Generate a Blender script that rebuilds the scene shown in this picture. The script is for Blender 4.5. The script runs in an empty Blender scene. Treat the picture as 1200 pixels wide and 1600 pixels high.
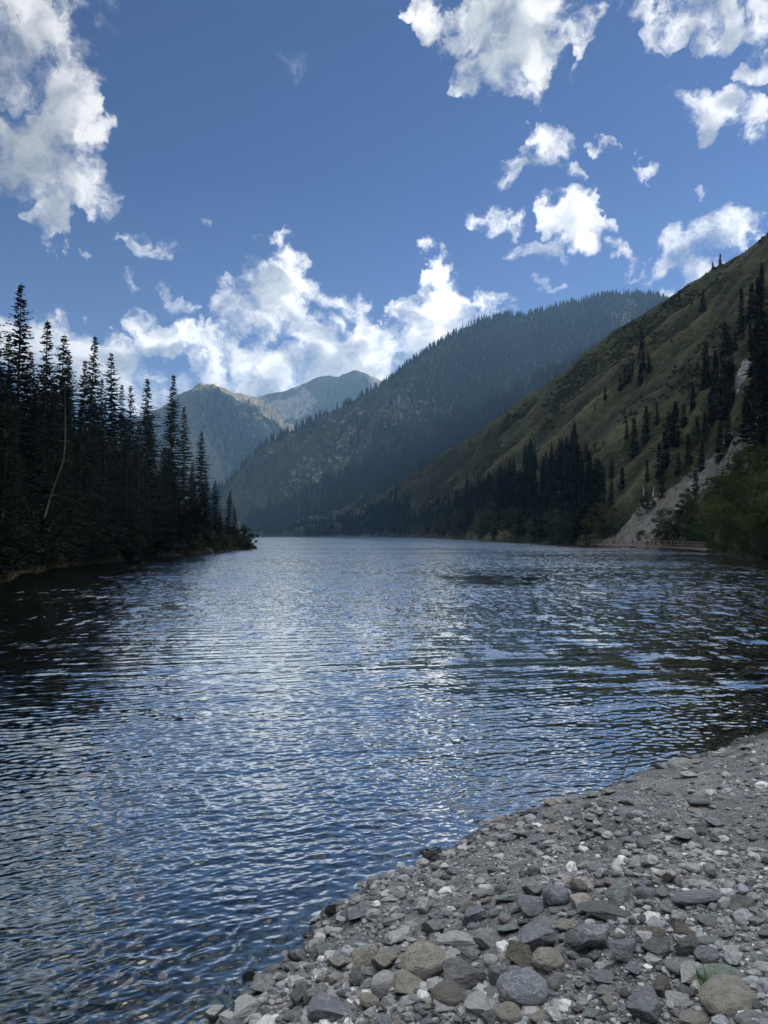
import bpy, math, random
import numpy as np
from mathutils import Vector, Matrix
random.seed(7)
SC = bpy.context.scene
COL = SC.collection
R = math.radians

# ------------------------------------------------------------------ camera
CAM_H, PITCH, F = 3.0, math.atan(35/1200), 1200.0
cd = bpy.data.cameras.new('camera'); cam = bpy.data.objects.new('camera', cd); COL.objects.link(cam)
cd.sensor_fit = 'VERTICAL'; cd.sensor_height = 36; cd.lens = 27
cd.clip_start = 0.1; cd.clip_end = 20000
cam.location = (0, 0, CAM_H); cam.rotation_euler = (math.pi/2 + PITCH, 0, 0)
SC.camera = cam
def ray(px, py):
    u, v = (px-600)/F, (800-py)/F
    return (u, math.cos(PITCH)-v*math.sin(PITCH), math.sin(PITCH)+v*math.cos(PITCH))
def at(px, py, Y):
    d = ray(px, py); k = Y/d[1]
    return np.array([d[0]*k, Y, CAM_H+d[2]*k])
def project(p):
    p = np.asarray(p, float); x, y, z = p[..., 0], p[..., 1], p[..., 2]-CAM_H
    c, s = math.cos(PITCH), math.sin(PITCH)
    f = y*c+z*s; w = -y*s+z*c
    f = np.where(f < .01, .01, f)
    return 600+F*x/f, 800-F*w/f

# ------------------------------------------------------------------ light
SUN_AZ, SUN_EL = 52, 27          # degrees to the right of the view, degrees up
sd = bpy.data.lights.new('sun', 'SUN'); sun = bpy.data.objects.new('sun', sd); COL.objects.link(sun)
sd.energy = 3.6; sd.angle = R(0.5); sd.color = (1.0, .93, .82)
sdir = Vector((math.sin(R(SUN_AZ))*math.cos(R(SUN_EL)), math.cos(R(SUN_AZ))*math.cos(R(SUN_EL)), math.sin(R(SUN_EL))))
sun.rotation_euler = sdir.to_track_quat('Z', 'Y').to_euler()
SC.view_settings.view_transform = 'Standard'; SC.view_settings.look = 'None'
SC.view_settings.gamma = 1; SC.view_settings.exposure = 0.85
SC.cycles.max_bounces = 8; SC.cycles.volume_bounces = 1; SC.cycles.diffuse_bounces = 3
SC.cycles.glossy_bounces = 3; SC.cycles.transmission_bounces = 4; SC.cycles.transparent_max_bounces = 12
SC.cycles.use_denoising = True; SC.cycles.caustics_reflective = False; SC.cycles.caustics_refractive = False

class NT:
    """small helper for building node trees"""
    def __init__(s, tree): s.t = tree; s.n = tree.nodes; s.l = tree.links
    def new(s, typ, ins=None, **kw):
        n = s.n.new(typ)
        for k, v in kw.items(): setattr(n, k, v)
        if ins:
            for k, v in ins.items():
                if isinstance(v, bpy.types.NodeSocket): s.l.new(v, n.inputs[k])
                else: n.inputs[k].default_value = v
        return n
    def math(s, op, a, b=0.0, clamp=False, c=None):
        d = {0: a, 1: b}
        if c is not None: d[2] = c
        return s.new('ShaderNodeMath', d, operation=op, use_clamp=clamp).outputs[0]
    def vm(s, op, a, b=(0, 0, 0)):
        return s.new('ShaderNodeVectorMath', {0: a, 1: b}, operation=op).outputs[0]
    def vscale(s, a, f):
        return s.new('ShaderNodeVectorMath', {0: a, 'Scale': f}, operation='SCALE').outputs[0]
    def noise(s, vec, scale, detail=4, rough=.55, lac=2.0, dist=0.0, typ='FBM', col=False):
        n = s.new('ShaderNodeTexNoise', {'Scale': scale, 'Detail': detail, 'Roughness': rough, 'Lacunarity': lac, 'Distortion': dist}, noise_type=typ)
        if vec is not None: s.l.new(vec, n.inputs['Vector'])
        return n.outputs['Color' if col else 'Fac']
    def smooth(s, v, a, b, c=0.0, d=1.0, it='SMOOTHSTEP'):
        return s.new('ShaderNodeMapRange', {0: v, 1: a, 2: b, 3: c, 4: d}, interpolation_type=it, clamp=True).outputs[0]
    def mix(s, f, a, b, mode='MIX'):
        n = s.new('ShaderNodeMix', data_type='RGBA', blend_type=mode)
        for sock, v in ((n.inputs[0], f), (n.inputs[6], a), (n.inputs[7], b)):
            if isinstance(v, bpy.types.NodeSocket): s.l.new(v, sock)
            else: sock.default_value = v if not isinstance(v, tuple) or len(v) == 4 else (*v, 1)
        return n.outputs[2]
    def ramp(s, f, stops):
        n = s.new('ShaderNodeValToRGB', {0: f}); e = n.color_ramp.elements
        while len(e) < len(stops): e.new(.5)
        for el, (p, c) in zip(e, stops): el.position = p; el.color = (*c, 1)
        return n.outputs[0]
    def attr(s, name, out='Fac', typ='GEOMETRY'):
        return s.new('ShaderNodeAttribute', attribute_name=name, attribute_type=typ).outputs[out]

# ------------------------------------------------------------------ sky with clouds
# sky directions are written down as the photo's pixels and turned into world directions
def wdir(px, py):
    d = Vector(ray(px, py)); return d.normalized()
CLOUDS = [  # cx, cy, rx, ry, tilt, weight
 (60,40,125,95,10,1.4),(115,125,55,70,0,1.0),(135,175,22,30,0,.7),(20,110,50,60,0,.8),(60,230,105,85,20,1.5),(125,285,75,50,25,1.3),(70,335,40,36,0,.95),(8,270,60,50,0,1),
 (232,388,42,25,25,.95),(200,375,22,12,0,.6),
 (30,530,50,60,0,1.2),(95,580,85,62,10,1.15),(185,600,100,60,15,1.12),(270,618,85,48,18,1.12),(335,638,70,36,22,1.1),
 (255,522,62,34,0,1.05),(300,540,40,26,0,.7),(255,466,45,18,12,.8),(212,452,20,18,0,.7),
 (425,445,75,52,-5,.95),(465,400,42,28,20,.85),(436,360,24,15,0,.85),(398,365,12,20,0,.6),(395,418,30,28,0,.7),(370,392,20,14,0,.5),(500,475,60,34,15,.95),(440,495,110,44,5,1.2),
 (545,530,120,44,8,1.2),(610,548,95,52,10,1.2),(480,572,160,52,0,.98),(400,602,100,48,0,.9),(350,550,70,40,0,.8),
 (590,592,120,42,0,1.0),(655,510,55,60,0,1.1),(690,455,62,38,30,1),(742,476,68,36,12,1.15),(655,415,22,30,30,.9),(700,520,90,50,0,1.2),(604,478,26,12,0,.6),(650,480,40,18,0,.7),
 (785,30,95,80,0,1.2),(800,95,80,62,0,1.1),(744,120,28,46,0,.85),(850,120,30,46,0,.85),(885,45,42,42,0,.8),(908,80,14,36,0,.6),(668,22,28,50,-30,.8),
 (1000,18,75,26,10,.7),(1050,10,40,26,0,.6),(940,12,20,30,0,.6),(1112,38,42,46,-30,.95),(1185,40,34,66,0,.9),(1185,128,44,26,0,.9),(1075,150,42,26,20,.95),(1115,175,66,34,12,1.05),(1172,200,42,36,30,.95),(1060,130,20,20,0,.6),
 (858,232,48,40,-10,1),(838,255,40,30,0,.8),(797,272,34,20,-10,.9),(885,280,22,16,0,.6),(765,328,54,25,10,.95),(835,380,42,23,12,.95),(905,350,46,36,-15,1),(880,340,34,34,0,.7),
 (978,262,18,28,20,.5),(962,390,28,16,25,.9),(985,408,20,9,0,.6),(1080,311,14,10,0,.8),(1070,405,56,40,10,1.1),(1030,405,28,26,0,.7),(1115,378,70,30,-15,1),(1160,352,52,40,-20,1),(1085,430,44,30,0,1),(1052,456,20,12,0,.95),(843,446,26,9,30,.55),
 (368,338,22,9,20,.5),(320,349,14,8,0,.5),(465,88,34,14,35,.2),(940,240,16,12,0,.5),(120,392,16,10,0,.4),
 # above and beside the frame
 (40,-140,240,140,20,1.2),(-160,150,180,240,0,1.1),(800,-110,150,100,0,1.1),(1120,-110,170,110,0,1.0),(420,-420,260,120,0,1.0),(1400,150,160,120,0,1),(1450,420,170,120,0,1),(-200,500,180,110,0,1.1),
]
def clouds_group(fine):
    """cloud thickness along a direction: a sum of ragged ellipses at the places the clouds stand in the sky"""
    g = bpy.data.node_groups.new('cloud_field', 'ShaderNodeTree')
    g.interface.new_socket('Dir', in_out='INPUT', socket_type='NodeSocketVector')
    g.interface.new_socket('Density', in_out='OUTPUT', socket_type='NodeSocketFloat')
    g.interface.new_socket('Detail', in_out='OUTPUT', socket_type='NodeSocketFloat')
    n = NT(g); d = n.new('NodeGroupInput').outputs[0]
    w = n.noise(d, 10, 2, .55, col=True)
    warp = n.vscale(n.vm('SUBTRACT', w, (.5, .5, .5)), .11)
    dw = n.vm('ADD', d, warp)
    if fine:
        w2 = n.noise(d, 45, 3, .6, col=True)
        dw = n.vm('ADD', dw, n.vscale(n.vm('SUBTRACT', w2, (.5, .5, .5)), .045))
    sp = n.new('ShaderNodeSeparateXYZ', {0: dw})
    yy = n.math('MAXIMUM', sp.outputs[1], .03)
    u = n.math('DIVIDE', sp.outputs[0], yy); v = n.math('DIVIDE', sp.outputs[2], yy)
    q2 = n.new('ShaderNodeCombineXYZ', {0: n.math('MULTIPLY', u, u), 1: n.math('MULTIPLY', u, v), 2: n.math('MULTIPLY', v, v)}).outputs[0]
    q1 = n.new('ShaderNodeCombineXYZ', {0: u, 1: v, 2: 1.0}).outputs[0]
    acc = None
    for (cx, cy, rx, ry, tilt, wt) in CLOUDS:
        wt = wt+.18 if .55 < wt < 1.1 else wt
        r = ray(cx, cy); cu, cv = r[0]/r[1], r[2]/r[1]; t = R(tilt); k = 1.12/1200/r[1]
        a, b = 1/(rx*k)**2, 1/(ry*k)**2; c, s_ = math.cos(t), -math.sin(t)
        A = a*c*c+b*s_*s_; B = 2*(a-b)*c*s_; C = a*s_*s_+b*c*c
        Dd = -2*A*cu-B*cv; E = -2*C*cv-B*cu; Ff = A*cu*cu+B*cu*cv+C*cv*cv
        p = n.new('ShaderNodeVectorMath', {0: q2, 1: (-A*wt, -B*wt, -C*wt)}, operation='DOT_PRODUCT').outputs['Value']
        q = n.new('ShaderNodeVectorMath', {0: q1, 1: (-Dd*wt, -E*wt, wt-Ff*wt)}, operation='DOT_PRODUCT').outputs['Value']
        v_ = n.math('ADD', p, q)
        acc = v_ if acc is None else n.math('MAXIMUM', acc, v_)
    acc = n.math('MAXIMUM', acc, 0.0)
    front = n.smooth(sp.outputs[1], .04, .12)
    acc = n.math('MULTIPLY', acc, front)
    # broken cloud added, out of view, overhead and behind to light the beach
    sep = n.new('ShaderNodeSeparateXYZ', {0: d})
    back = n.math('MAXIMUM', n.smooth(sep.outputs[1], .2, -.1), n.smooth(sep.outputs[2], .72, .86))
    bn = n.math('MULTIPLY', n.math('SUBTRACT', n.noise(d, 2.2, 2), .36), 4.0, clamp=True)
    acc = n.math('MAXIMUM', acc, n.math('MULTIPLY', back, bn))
    st = n.vm('MULTIPLY', dw, (1, 1, 1.25))
    f1 = n.noise(st, 15, 8 if fine else 3, .60)
    amp = n.smooth(acc, .0, .30)
    dens = n.math('ADD', n.math('MULTIPLY', acc, 1.0), n.math('MULTIPLY', n.math('MULTIPLY', n.math('SUBTRACT', f1, .5), 4.9), amp))
    go = n.new('NodeGroupOutput'); n.l.new(dens, go.inputs[0]); n.l.new(f1, go.inputs[1])
    return g
def build_world():
    w = bpy.data.worlds.new('World'); SC.world = w; w.use_nodes = True
    w.node_tree.nodes.clear(); n = NT(w.node_tree)
    sky = n.new('ShaderNodeTexSky', sky_type='NISHITA', sun_disc=False, sun_elevation=R(SUN_EL), sun_rotation=R(SUN_AZ),
                altitude=1800, air_density=1.0, dust_density=.35, ozone_density=2.5)
    d = n.new('ShaderNodeTexCoord').outputs['Generated']
    A = n.new('ShaderNodeGroup', {0: d}, node_tree=clouds_group(True))
    # second sample towards the sun: how much cloud stands between this bit and the light
    toward = n.vm('ADD', d, tuple(v*.045 for v in (.55, .25, .75)))
    B = n.new('ShaderNodeGroup', {0: toward}, node_tree=clouds_group(False))
    dens = A.outputs[0]
    alpha = n.smooth(dens, .0, 1.45)
    thick = n.smooth(n.math('ADD', n.math('MULTIPLY', B.outputs[0], .6), n.math('MULTIPLY', dens, .4)), .32, 1.35)
    thick = n.math('ADD', thick, n.math('MULTIPLY', n.math('SUBTRACT', .5, A.outputs[1]), 1.6), clamp=True)
    colr = n.mix(thick, (2.38, 2.36, 2.32), (.88, .96, 1.05))
    base = n.mix(1.0, sky.outputs[0], SKY_TINT, 'MULTIPLY')
    # thicker, paler air low over the valley
    el = n.new('ShaderNodeSeparateXYZ', {0: d}).outputs[2]
    base = n.mix(n.smooth(el, .42, .04, 0, .30, 'LINEAR'), base, (1.6, 2.2, 3.1, 1))
    # towards the sun the clouds are brighter
    sunny = n.new('ShaderNodeVectorMath', {0: d, 1: tuple(sdir)}, operation='DOT_PRODUCT').outputs['Value']
    gl = n.smooth(sunny, .2, .95, .86, 1.22, 'LINEAR')
    # the low clouds down the valley are the brightest
    low = n.new('ShaderNodeVectorMath', {0: d, 1: tuple(wdir(520, 480))}, operation='DOT_PRODUCT').outputs['Value']
    gl = n.math('MULTIPLY', gl, n.smooth(low, .93, .995, 1.0, 1.42))
    gl = n.math('MULTIPLY', gl, n.smooth(n.new('ShaderNodeSeparateXYZ', {0: d}).outputs[2], .68, .88, 1.0, OVERHEAD_FILL))  # unseen overhead cloud brightened as fill light for the beach
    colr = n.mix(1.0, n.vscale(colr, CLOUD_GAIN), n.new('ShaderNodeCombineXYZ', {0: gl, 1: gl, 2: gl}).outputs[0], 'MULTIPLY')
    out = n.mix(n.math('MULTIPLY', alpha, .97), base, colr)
    bg = n.new('ShaderNodeBackground', {0: out, 1: .1})
    n.l.new(bg.outputs[0], n.new('ShaderNodeOutputWorld').inputs[0])
    w.cycles.sampling_method = 'MANUAL'; w.cycles.sample_map_resolution = 1024
SKY_TINT = (.215, .270, .405, 1)
OVERHEAD_FILL = 13
CLOUD_GAIN = 2.2
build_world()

# ------------------------------------------------------------------ numpy noise
def _hash(ix, iy, iz, seed):
    h = (ix.astype(np.uint32)*np.uint32(374761393) ^ iy.astype(np.uint32)*np.uint32(668265263) ^ iz.astype(np.uint32)*np.uint32(2147483647-974711) ^ np.uint32(seed*1013904223 & 0xffffffff))
    h = (h ^ (h >> np.uint32(13)))*np.uint32(1274126177); h = h ^ (h >> np.uint32(16)); h = h*np.uint32(2246822519); h ^= h >> np.uint32(15)
    return h.astype(np.float64)/4294967295.0*2-1
def vnoise(x, y, z=None, seed=0):
    x = np.asarray(x, float); y = np.asarray(y, float); z = np.zeros_like(x) if z is None else np.asarray(z, float)
    x0, y0, z0 = np.floor(x), np.floor(y), np.floor(z)
    fx, fy, fz = x-x0, y-y0, z-z0
    ix, iy, iz = x0.astype(np.int64), y0.astype(np.int64), z0.astype(np.int64)
    s = lambda t: t*t*t*(t*(t*6-15)+10)
    ux, uy, uz = s(fx), s(fy), s(fz); r = 0
    for a in (0, 1):
        for b in (0, 1):
            for c in (0, 1):
                r = r + _hash(ix+a, iy+b, iz+c, seed)*(ux if a else 1-ux)*(uy if b else 1-uy)*(uz if c else 1-uz)
    return r
def fbm(x, y, z=None, o=5, seed=0, g=.5, ridge=False):
    r = 0; a = 1; t = 0; f = 1
    for i in range(o):
        v = vnoise(x*f+i*17.3, y*f-i*9.1, None if z is None else z*f+i*5.7, seed+i)
        if ridge: v = 1-2*np.abs(v)
        r = r+a*v; t += a; a *= g; f *= 2.03
    return r/t
def smooth(v, a, b): 
    t = np.clip((v-a)/(b-a), 0, 1); return t*t*(3-2*t)

# ------------------------------------------------------------------ mesh and tagging helpers
def mesh(name, V, faces=None, Fq=None, Ft=None, mats=(), mat_idx=None, smooth_=True, attrs=None):
    """V (n,3); Fq (m,4) quads; Ft (k,3) triangles"""
    me = bpy.data.meshes.new(name); V = np.asarray(V, np.float32)
    Fq = np.zeros((0, 4), np.int32) if Fq is None else np.asarray(Fq, np.int32)
    Ft = np.zeros((0, 3), np.int32) if Ft is None else np.asarray(Ft, np.int32)
    me.vertices.add(len(V)); me.vertices.foreach_set('co', V.ravel())
    nl = Fq.size+Ft.size; me.loops.add(nl)
    me.loops.foreach_set('vertex_index', np.concatenate([Fq.ravel(), Ft.ravel()]).astype(np.int32))
    me.polygons.add(len(Fq)+len(Ft))
    ls = np.concatenate([np.arange(len(Fq))*4, Fq.size+np.arange(len(Ft))*3]).astype(np.int32)
    me.polygons.foreach_set('loop_start', ls)
    me.polygons.foreach_set('use_smooth', np.full(len(ls), smooth_))
    if mat_idx is not None: me.polygons.foreach_set('material_index', np.asarray(mat_idx, np.int32))
    for m in mats: me.materials.append(m)
    me.update(calc_edges=True); me.validate()
    for k, v in (attrs or {}).items():
        if np.ndim(v) == 1:
            at_ = me.attributes.new(k, 'FLOAT', 'POINT'); at_.data.foreach_set('value', np.asarray(v, np.float32))
    return me
def grid_faces(nr, nc, wrap=False):
    i = np.arange(nr-1)[:, None]; j = np.arange(nc if wrap else nc-1)[None, :]
    a = i*nc+j; b = i*nc+(j+1) % nc; c = (i+1)*nc+(j+1) % nc; d = (i+1)*nc+j
    return np.stack([a, b, c, d], -1).reshape(-1, 4)
def ob(name, me, parent=None, loc=(0, 0, 0)):
    o = bpy.data.objects.new(name, me); COL.objects.link(o); o.location = loc
    if parent is not None: o.parent = parent
    return o
def tag(o, label=None, cat=None, group=None, kind=None):
    if label: o['label'] = label
    if cat: o['category'] = cat
    if group: o['group'] = group
    if kind: o['kind'] = kind
    return o
def copy_tree(src, parent=None):
    c = src.copy(); COL.objects.link(c)
    if parent is not None: c.parent = parent
    for ch in src.children: copy_tree(ch, c)
    return c
ORD = ['', 'first', 'second', 'third', 'fourth', 'fifth', 'sixth', 'seventh', 'eighth', 'ninth', 'tenth', 'eleventh', 'twelfth', 'thirteenth', 'fourteenth', 'fifteenth', 'sixteenth', 'seventeenth', 'eighteenth', 'nineteenth']
TENS = {20: ('twenty', 'twentieth'), 30: ('thirty', 'thirtieth'), 40: ('forty', 'fortieth'), 50: ('fifty', 'fiftieth'), 60: ('sixty', 'sixtieth'), 70: ('seventy', 'seventieth'), 80: ('eighty', 'eightieth'), 90: ('ninety', 'ninetieth')}
def ordinal(n):
    if n < 20: return ORD[n]
    if n >= 100: return 'hundred and '+ordinal(n-100) if n > 100 else 'hundredth'
    t = n//10*10
    return TENS[t][1] if n == t else TENS[t][0]+'-'+ORD[n-t]
def tube(pts, rad, seg=8, cap=True):
    """tapered tube along points -> V, quads, tris"""
    pts = [Vector(p) for p in pts]; V = []; n = len(pts)
    for i, p in enumerate(pts):
        t = (pts[min(i+1, n-1)]-pts[max(i-1, 0)]).normalized()
        a = t.orthogonal().normalized() if i == 0 else (a-t*a.dot(t)).normalized()
        b = t.cross(a)
        for k in range(seg):
            an = 2*math.pi*k/seg; V.append(p+(a*math.cos(an)+b*math.sin(an))*rad[i])
    Q = grid_faces(n, seg, True)[:, ::-1]; T = []
    if cap:
        for base in (0, (n-1)*seg):
            c = len(V); V.append(pts[0] if base == 0 else pts[-1])
            for k in range(seg):
                T.append((c, base+(k+1) % seg, base+k) if base == 0 else (c, base+k, base+(k+1) % seg))
    return np.array([tuple(v) for v in V]), Q, np.array(T, int).reshape(-1, 3)
def join(parts):
    Vs, Qs, Ts, o = [], [], [], 0
    for V, Q, T in parts:
        Vs.append(V); Qs.append(np.asarray(Q).reshape(-1, 4)+o); Ts.append(np.asarray(T).reshape(-1, 3)+o); o += len(V)
    return np.concatenate(Vs), np.concatenate(Qs), np.concatenate(Ts)
def box(c, s, rz=0.0, tilt=None):
    x, y, z = s[0]/2, s[1]/2, s[2]/2
    V = np.array([(-x,-y,-z),(x,-y,-z),(x,y,-z),(-x,y,-z),(-x,-y,z),(x,-y,z),(x,y,z),(-x,y,z)], float)
    cs, sn = math.cos(rz), math.sin(rz)
    V = V@np.array([(cs, sn, 0), (-sn, cs, 0), (0, 0, 1)])+np.array(c)
    return V, np.array([(0,3,2,1),(4,5,6,7),(0,1,5,4),(1,2,6,5),(2,3,7,6),(3,0,4,7)]), np.zeros((0, 3), int)
_ico = {}
def ico(level):
    if level not in _ico:
        import bmesh
        b = bmesh.new(); bmesh.ops.create_icosphere(b, subdivisions=level, radius=1)
        _ico[level] = (np.array([v.co[:] for v in b.verts]), np.array([[v.index for v in f.verts] for f in b.faces])); b.free()
    return _ico[level]

# ------------------------------------------------------------------ materials
def material(name):
    m = bpy.data.materials.new(name); m.use_nodes = True; m.node_tree.nodes.clear(); n = NT(m.node_tree)
    n.out = n.new('ShaderNodeOutputMaterial'); return m, n
def finish(n, color, rough=.85, bump=None, bstr=.5, bdist=.05, spec=.3, **kw):
    ins = {'Base Color': color if isinstance(color, bpy.types.NodeSocket) else (*color, 1), 'Roughness': rough, 'Specular IOR Level': spec}
    p = n.new('ShaderNodeBsdfPrincipled', ins)
    if bump is not None:
        b = n.new('ShaderNodeBump', {'Height': bump, 'Strength': bstr, 'Distance': bdist}); n.l.new(b.outputs[0], p.inputs['Normal'])
    n.l.new(p.outputs[0], n.out.inputs[0]); return p
def foliage_mat(name, a, b, sc=1.5, trans=.25):
    m, n = material(name)
    pos = n.new('ShaderNodeNewGeometry').outputs['Position']
    rnd = n.new('ShaderNodeObjectInfo').outputs['Random']
    f = n.math('ADD', n.math('MULTIPLY', n.noise(pos, sc, 3), .7), n.math('MULTIPLY', rnd, .5))
    c = n.ramp(f, [(.3, a), (.85, b)])
    p = n.new('ShaderNodeBsdfPrincipled', {'Base Color': c, 'Roughness': .85, 'Specular IOR Level': .08})
    t = n.new('ShaderNodeBsdfTranslucent', {'Color': c})
    mx = n.new('ShaderNodeMixShader', {0: trans, 1: p.outputs[0], 2: t.outputs[0]})
    n.l.new(mx.outputs[0], n.out.inputs[0]); return m
def bark_mat(name, a, b, sc=6):
    m, n = material(name); tc = n.new('ShaderNodeTexCoord').outputs['Object']
    st = n.vm('MULTIPLY', tc, (1, 1, .25))
    f = n.noise(st, sc, 6, .65)
    finish(n, n.ramp(f, [(.3, a), (.7, b)]), .9, f, .7, .03); return m
# ------------------------------------------------------------------ shore lines (world x, y of the water's edge)
BEACH_EDGE = [(-9,-40),(-7,-14),(-5,-4),(-3.2,.8),(-1.9,3.2),(-1.06,4.7),(-.85,5.1),(-.62,5.6),(-.47,6.05),(-.05,6.65),(.33,7.0),(.62,7.45),(1.07,8.0),(1.75,8.5),(2.47,9.0),(3.2,9.6),(3.9,10.15),(4.5,10.7),(5.2,11.3),(6.5,12.2),(8.5,13),(12,14),(18,15),(26,16),(33,14),(38,8),(60,-40)]
LEFT_EDGE = [(-600,-200),(-60,-60),(-34,-20),(-26,10),(-25,32),(-25.7,51.5),(-28.2,62),(-30,71),(-29.6,80),(-29.3,89),(-30.5,100),(-29,116),(-28.6,127),(-27.8,138),(-28.4,148),(-27.3,159),(-31,168),(-50,183),(-95,225),(-180,330),(-300,480),(-700,700)]
def seg_sdf(x, y, poly):
    """signed distance to an open line, positive on its right-hand side"""
    best = np.full(x.shape, 1e9); sign = np.ones(x.shape)
    for (ax, ay), (bx, by) in zip(poly[:-1], poly[1:]):
        dx, dy = bx-ax, by-ay; t = np.clip(((x-ax)*dx+(y-ay)*dy)/(dx*dx+dy*dy), 0, 1)
        d = np.hypot(x-ax-t*dx, y-ay-t*dy)
        s = np.where(dx*(y-ay)-dy*(x-ax) <= 0, 1.0, -1.0)
        m = d < best-1e-9; best = np.where(m, d, best); sign = np.where(m, s, sign)
    return best*sign
def beach_d(x, y):
    w = .09*vnoise(x*2.2, y*2.2, seed=5)+.05*vnoise(x*6, y*6, seed=6)
    return seg_sdf(x, y, BEACH_EDGE)+w
def beach_h(x, y, d=None, fine=True):
    x = np.asarray(x, float); y = np.asarray(y, float)
    if d is None: d = beach_d(x, y)
    up = .30*np.clip(d, 0, 4)+.12*np.clip(d-4, 0, 6)+.02*np.clip(d-10, 0, 60)+.10*(1-np.exp(-np.clip(d, 0, 9)/.12))*.6
    dn = .42*np.clip(d, -1.5, 0)+.6*np.clip(d+1.5, -6, 0)
    h = up+dn
    land = smooth(d, -.1, .5)
    h = h+land*(.10*vnoise(x*.55, y*.55, seed=11)+.045*vnoise(x*1.6, y*1.6, seed=12)+.02*fbm(x*4.5, y*4.5, o=3, seed=13))
    if fine: h = h+.010*fbm(x*14, y*14, o=3, seed=15)*smooth(d, -.6, .1)
    return h
def left_h(x, y, fine=True):
    x = np.asarray(x, float); y = np.asarray(y, float)
    d = -seg_sdf(x, y, LEFT_EDGE)+1.2*vnoise(x*.22, y*.22, seed=21)+.4*vnoise(x*.9, y*.9, seed=22)
    up = .55*(1-np.exp(-np.clip(d, 0, 99)/.5))+.16*np.clip(d, 0, 60)+.05*np.clip(d-60, 0, 300)
    return np.where(d > 0, up, d*.35)+smooth(d, 0, 3)*.35*fbm(x*.35, y*.35, o=4, seed=23), d
def catmull(P, t):
    P = np.asarray(P, float); n = len(P); t = np.clip(np.asarray(t, float), 0, n-1-1e-6); i = t.astype(int); f = (t-i)[..., None]
    g = lambda k: P[np.clip(i+k, 0, n-1)]
    lin = g(0)*(1-f)+g(1)*f
    cr = .5*((2*g(0))+(-g(-1)+g(1))*f+(2*g(-1)-5*g(0)+4*g(1)-g(2))*f**2+(-g(-1)+3*g(0)-3*g(1)+g(2))*f**3)
    return cr*.6+lin*.4
class Hill:
    """slope lofted from its foot line up to its crest line and down behind"""
    def __init__(s, foot, crest, disp, bulge=0.0, back=.8):
        s.f = np.array(foot, float); s.c = np.array(crest, float); s.disp = disp; s.bulge = bulge; s.back = back; s.n = len(foot)
    def __call__(s, t, q, detail=True):
        t = np.asarray(t, float); q = np.asarray(q, float)
        A = catmull(s.f, t); B = catmull(s.c, t); k = q[..., None]
        P = A+(B-A)*k
        z = B[..., 2]*np.where(q <= 1, q*(1+s.bulge*(1-q)), 1-(q-1)*s.back)
        z = np.where(q < 0, q*90, z)
        P[..., 2] = z
        if detail: P[..., 2] += s.disp(P, t, q)*smooth(q, 0, .06)
        return P
    def build(s, name, nt, nq, mat, t0=0, t1=None, qs=None, attrs=None, kind='structure'):
        t1 = s.n-1 if t1 is None else t1
        tt = np.linspace(t0, t1, nt) if np.isscalar(nt) else nt
        if qs is None:
            qs = np.concatenate([[-.08, -.04, -.015], np.linspace(0, 1, nq), 1+np.linspace(.02, .8, 14)])
        T, Q = np.meshgrid(tt, qs, indexing='ij'); P = s(T, Q)
        V = P.reshape(-1, 3)
        me = mesh(name, V, Fq=grid_faces(len(tt), len(qs)), mats=[mat], attrs={k: f(P, T, Q).ravel() for k, f in (attrs or {}).items()})
        return tag(ob(name, me), kind=kind)
def inpoly(px, py, poly):
    r = np.zeros(px.shape, bool); n = len(poly)
    for i in range(n):
        x1, y1 = poly[i]; x2, y2 = poly[(i+1) % n]
        if y1 == y2: continue
        c = ((py > min(y1, y2)) & (py <= max(y1, y2))) & (px < (py-y1)*(x2-x1)/(y2-y1)+x1); r ^= c
    return r
def polymask(P, polys, jit, freq, seed):
    """1 inside ground patches whose outlines were read off the photo, with ragged edges"""
    px, py = project(P)
    px = px+jit*vnoise(P[..., 0]*freq, P[..., 1]*freq, P[..., 2]*freq, seed)
    py = py+jit*vnoise(P[..., 0]*freq+50, P[..., 1]*freq, P[..., 2]*freq, seed+1)
    m = np.zeros(px.shape)
    for p in polys: m = np.maximum(m, inpoly(px, py, p))
    return m
# --- near right hill (grass)
A_foot = [(26,-60,0),(33,18,0),(38,60,0),(44,86,0),(50.5,115,0),(57.5,140,0),(56.8,171,0),(54.5,218,0),(50,300,0),(43,514,0),(28,840,0),(-18,1090,0),(-94,1130,0),(-196,1190,0),(-300,1240,0)]
A_crest = [(300,-150,170),(330,40,215),(330,200,210), at(1330,262,350),at(1200,368,390),at(1130,415,420),at(1060,455,450),at(930,541,510),at(800,636,610),at(700,706,770),at(620,756,950),at(575,776,1170),at(517,803,1210),at(440,822,1260),(-300,1290,2)]  # out-of-view crest at the right raised to shade beach and left trees
def A_disp(P, t, q):
    L = np.clip(P[..., 1]/500, .25, 2)
    ph = q+.125*t+.05*fbm(t*.9, q*3, o=3, seed=31)
    rib = 1-np.abs(np.mod(ph*5.2, 1)*2-1)
    rib2 = 1-np.abs(np.mod(ph*12.3+.3*vnoise(t*2, q*2, seed=35), 1)*2-1)
    env = smooth(q, 0, .2)*(1-.75*smooth(q, .8, 1))
    big = fbm(P[..., 0]/70, P[..., 1]/150, P[..., 2]/70, 4, 32)
    sm = fbm(P[..., 0]/9, P[..., 1]/16, P[..., 2]/9, 4, 33)
    return env*L*(10*(rib**1.6-.45)+5.5*(rib2-.5)+9*big)+3.2*sm*smooth(q, 0, .1)*np.clip(L, .4, 1)*(1-.4*smooth(q,.9,1))
HA = Hill(A_foot, A_crest, A_disp, .06, .5)
SCREE = [[(925,850),(945,836),(985,812),(1010,790),(1050,765),(1080,735),(1120,700),(1165,665),(1200,640),(1200,690),(1165,735),(1120,755),(1080,775),(1055,800),(1050,830),(1035,860),(925,862)]]
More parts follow.
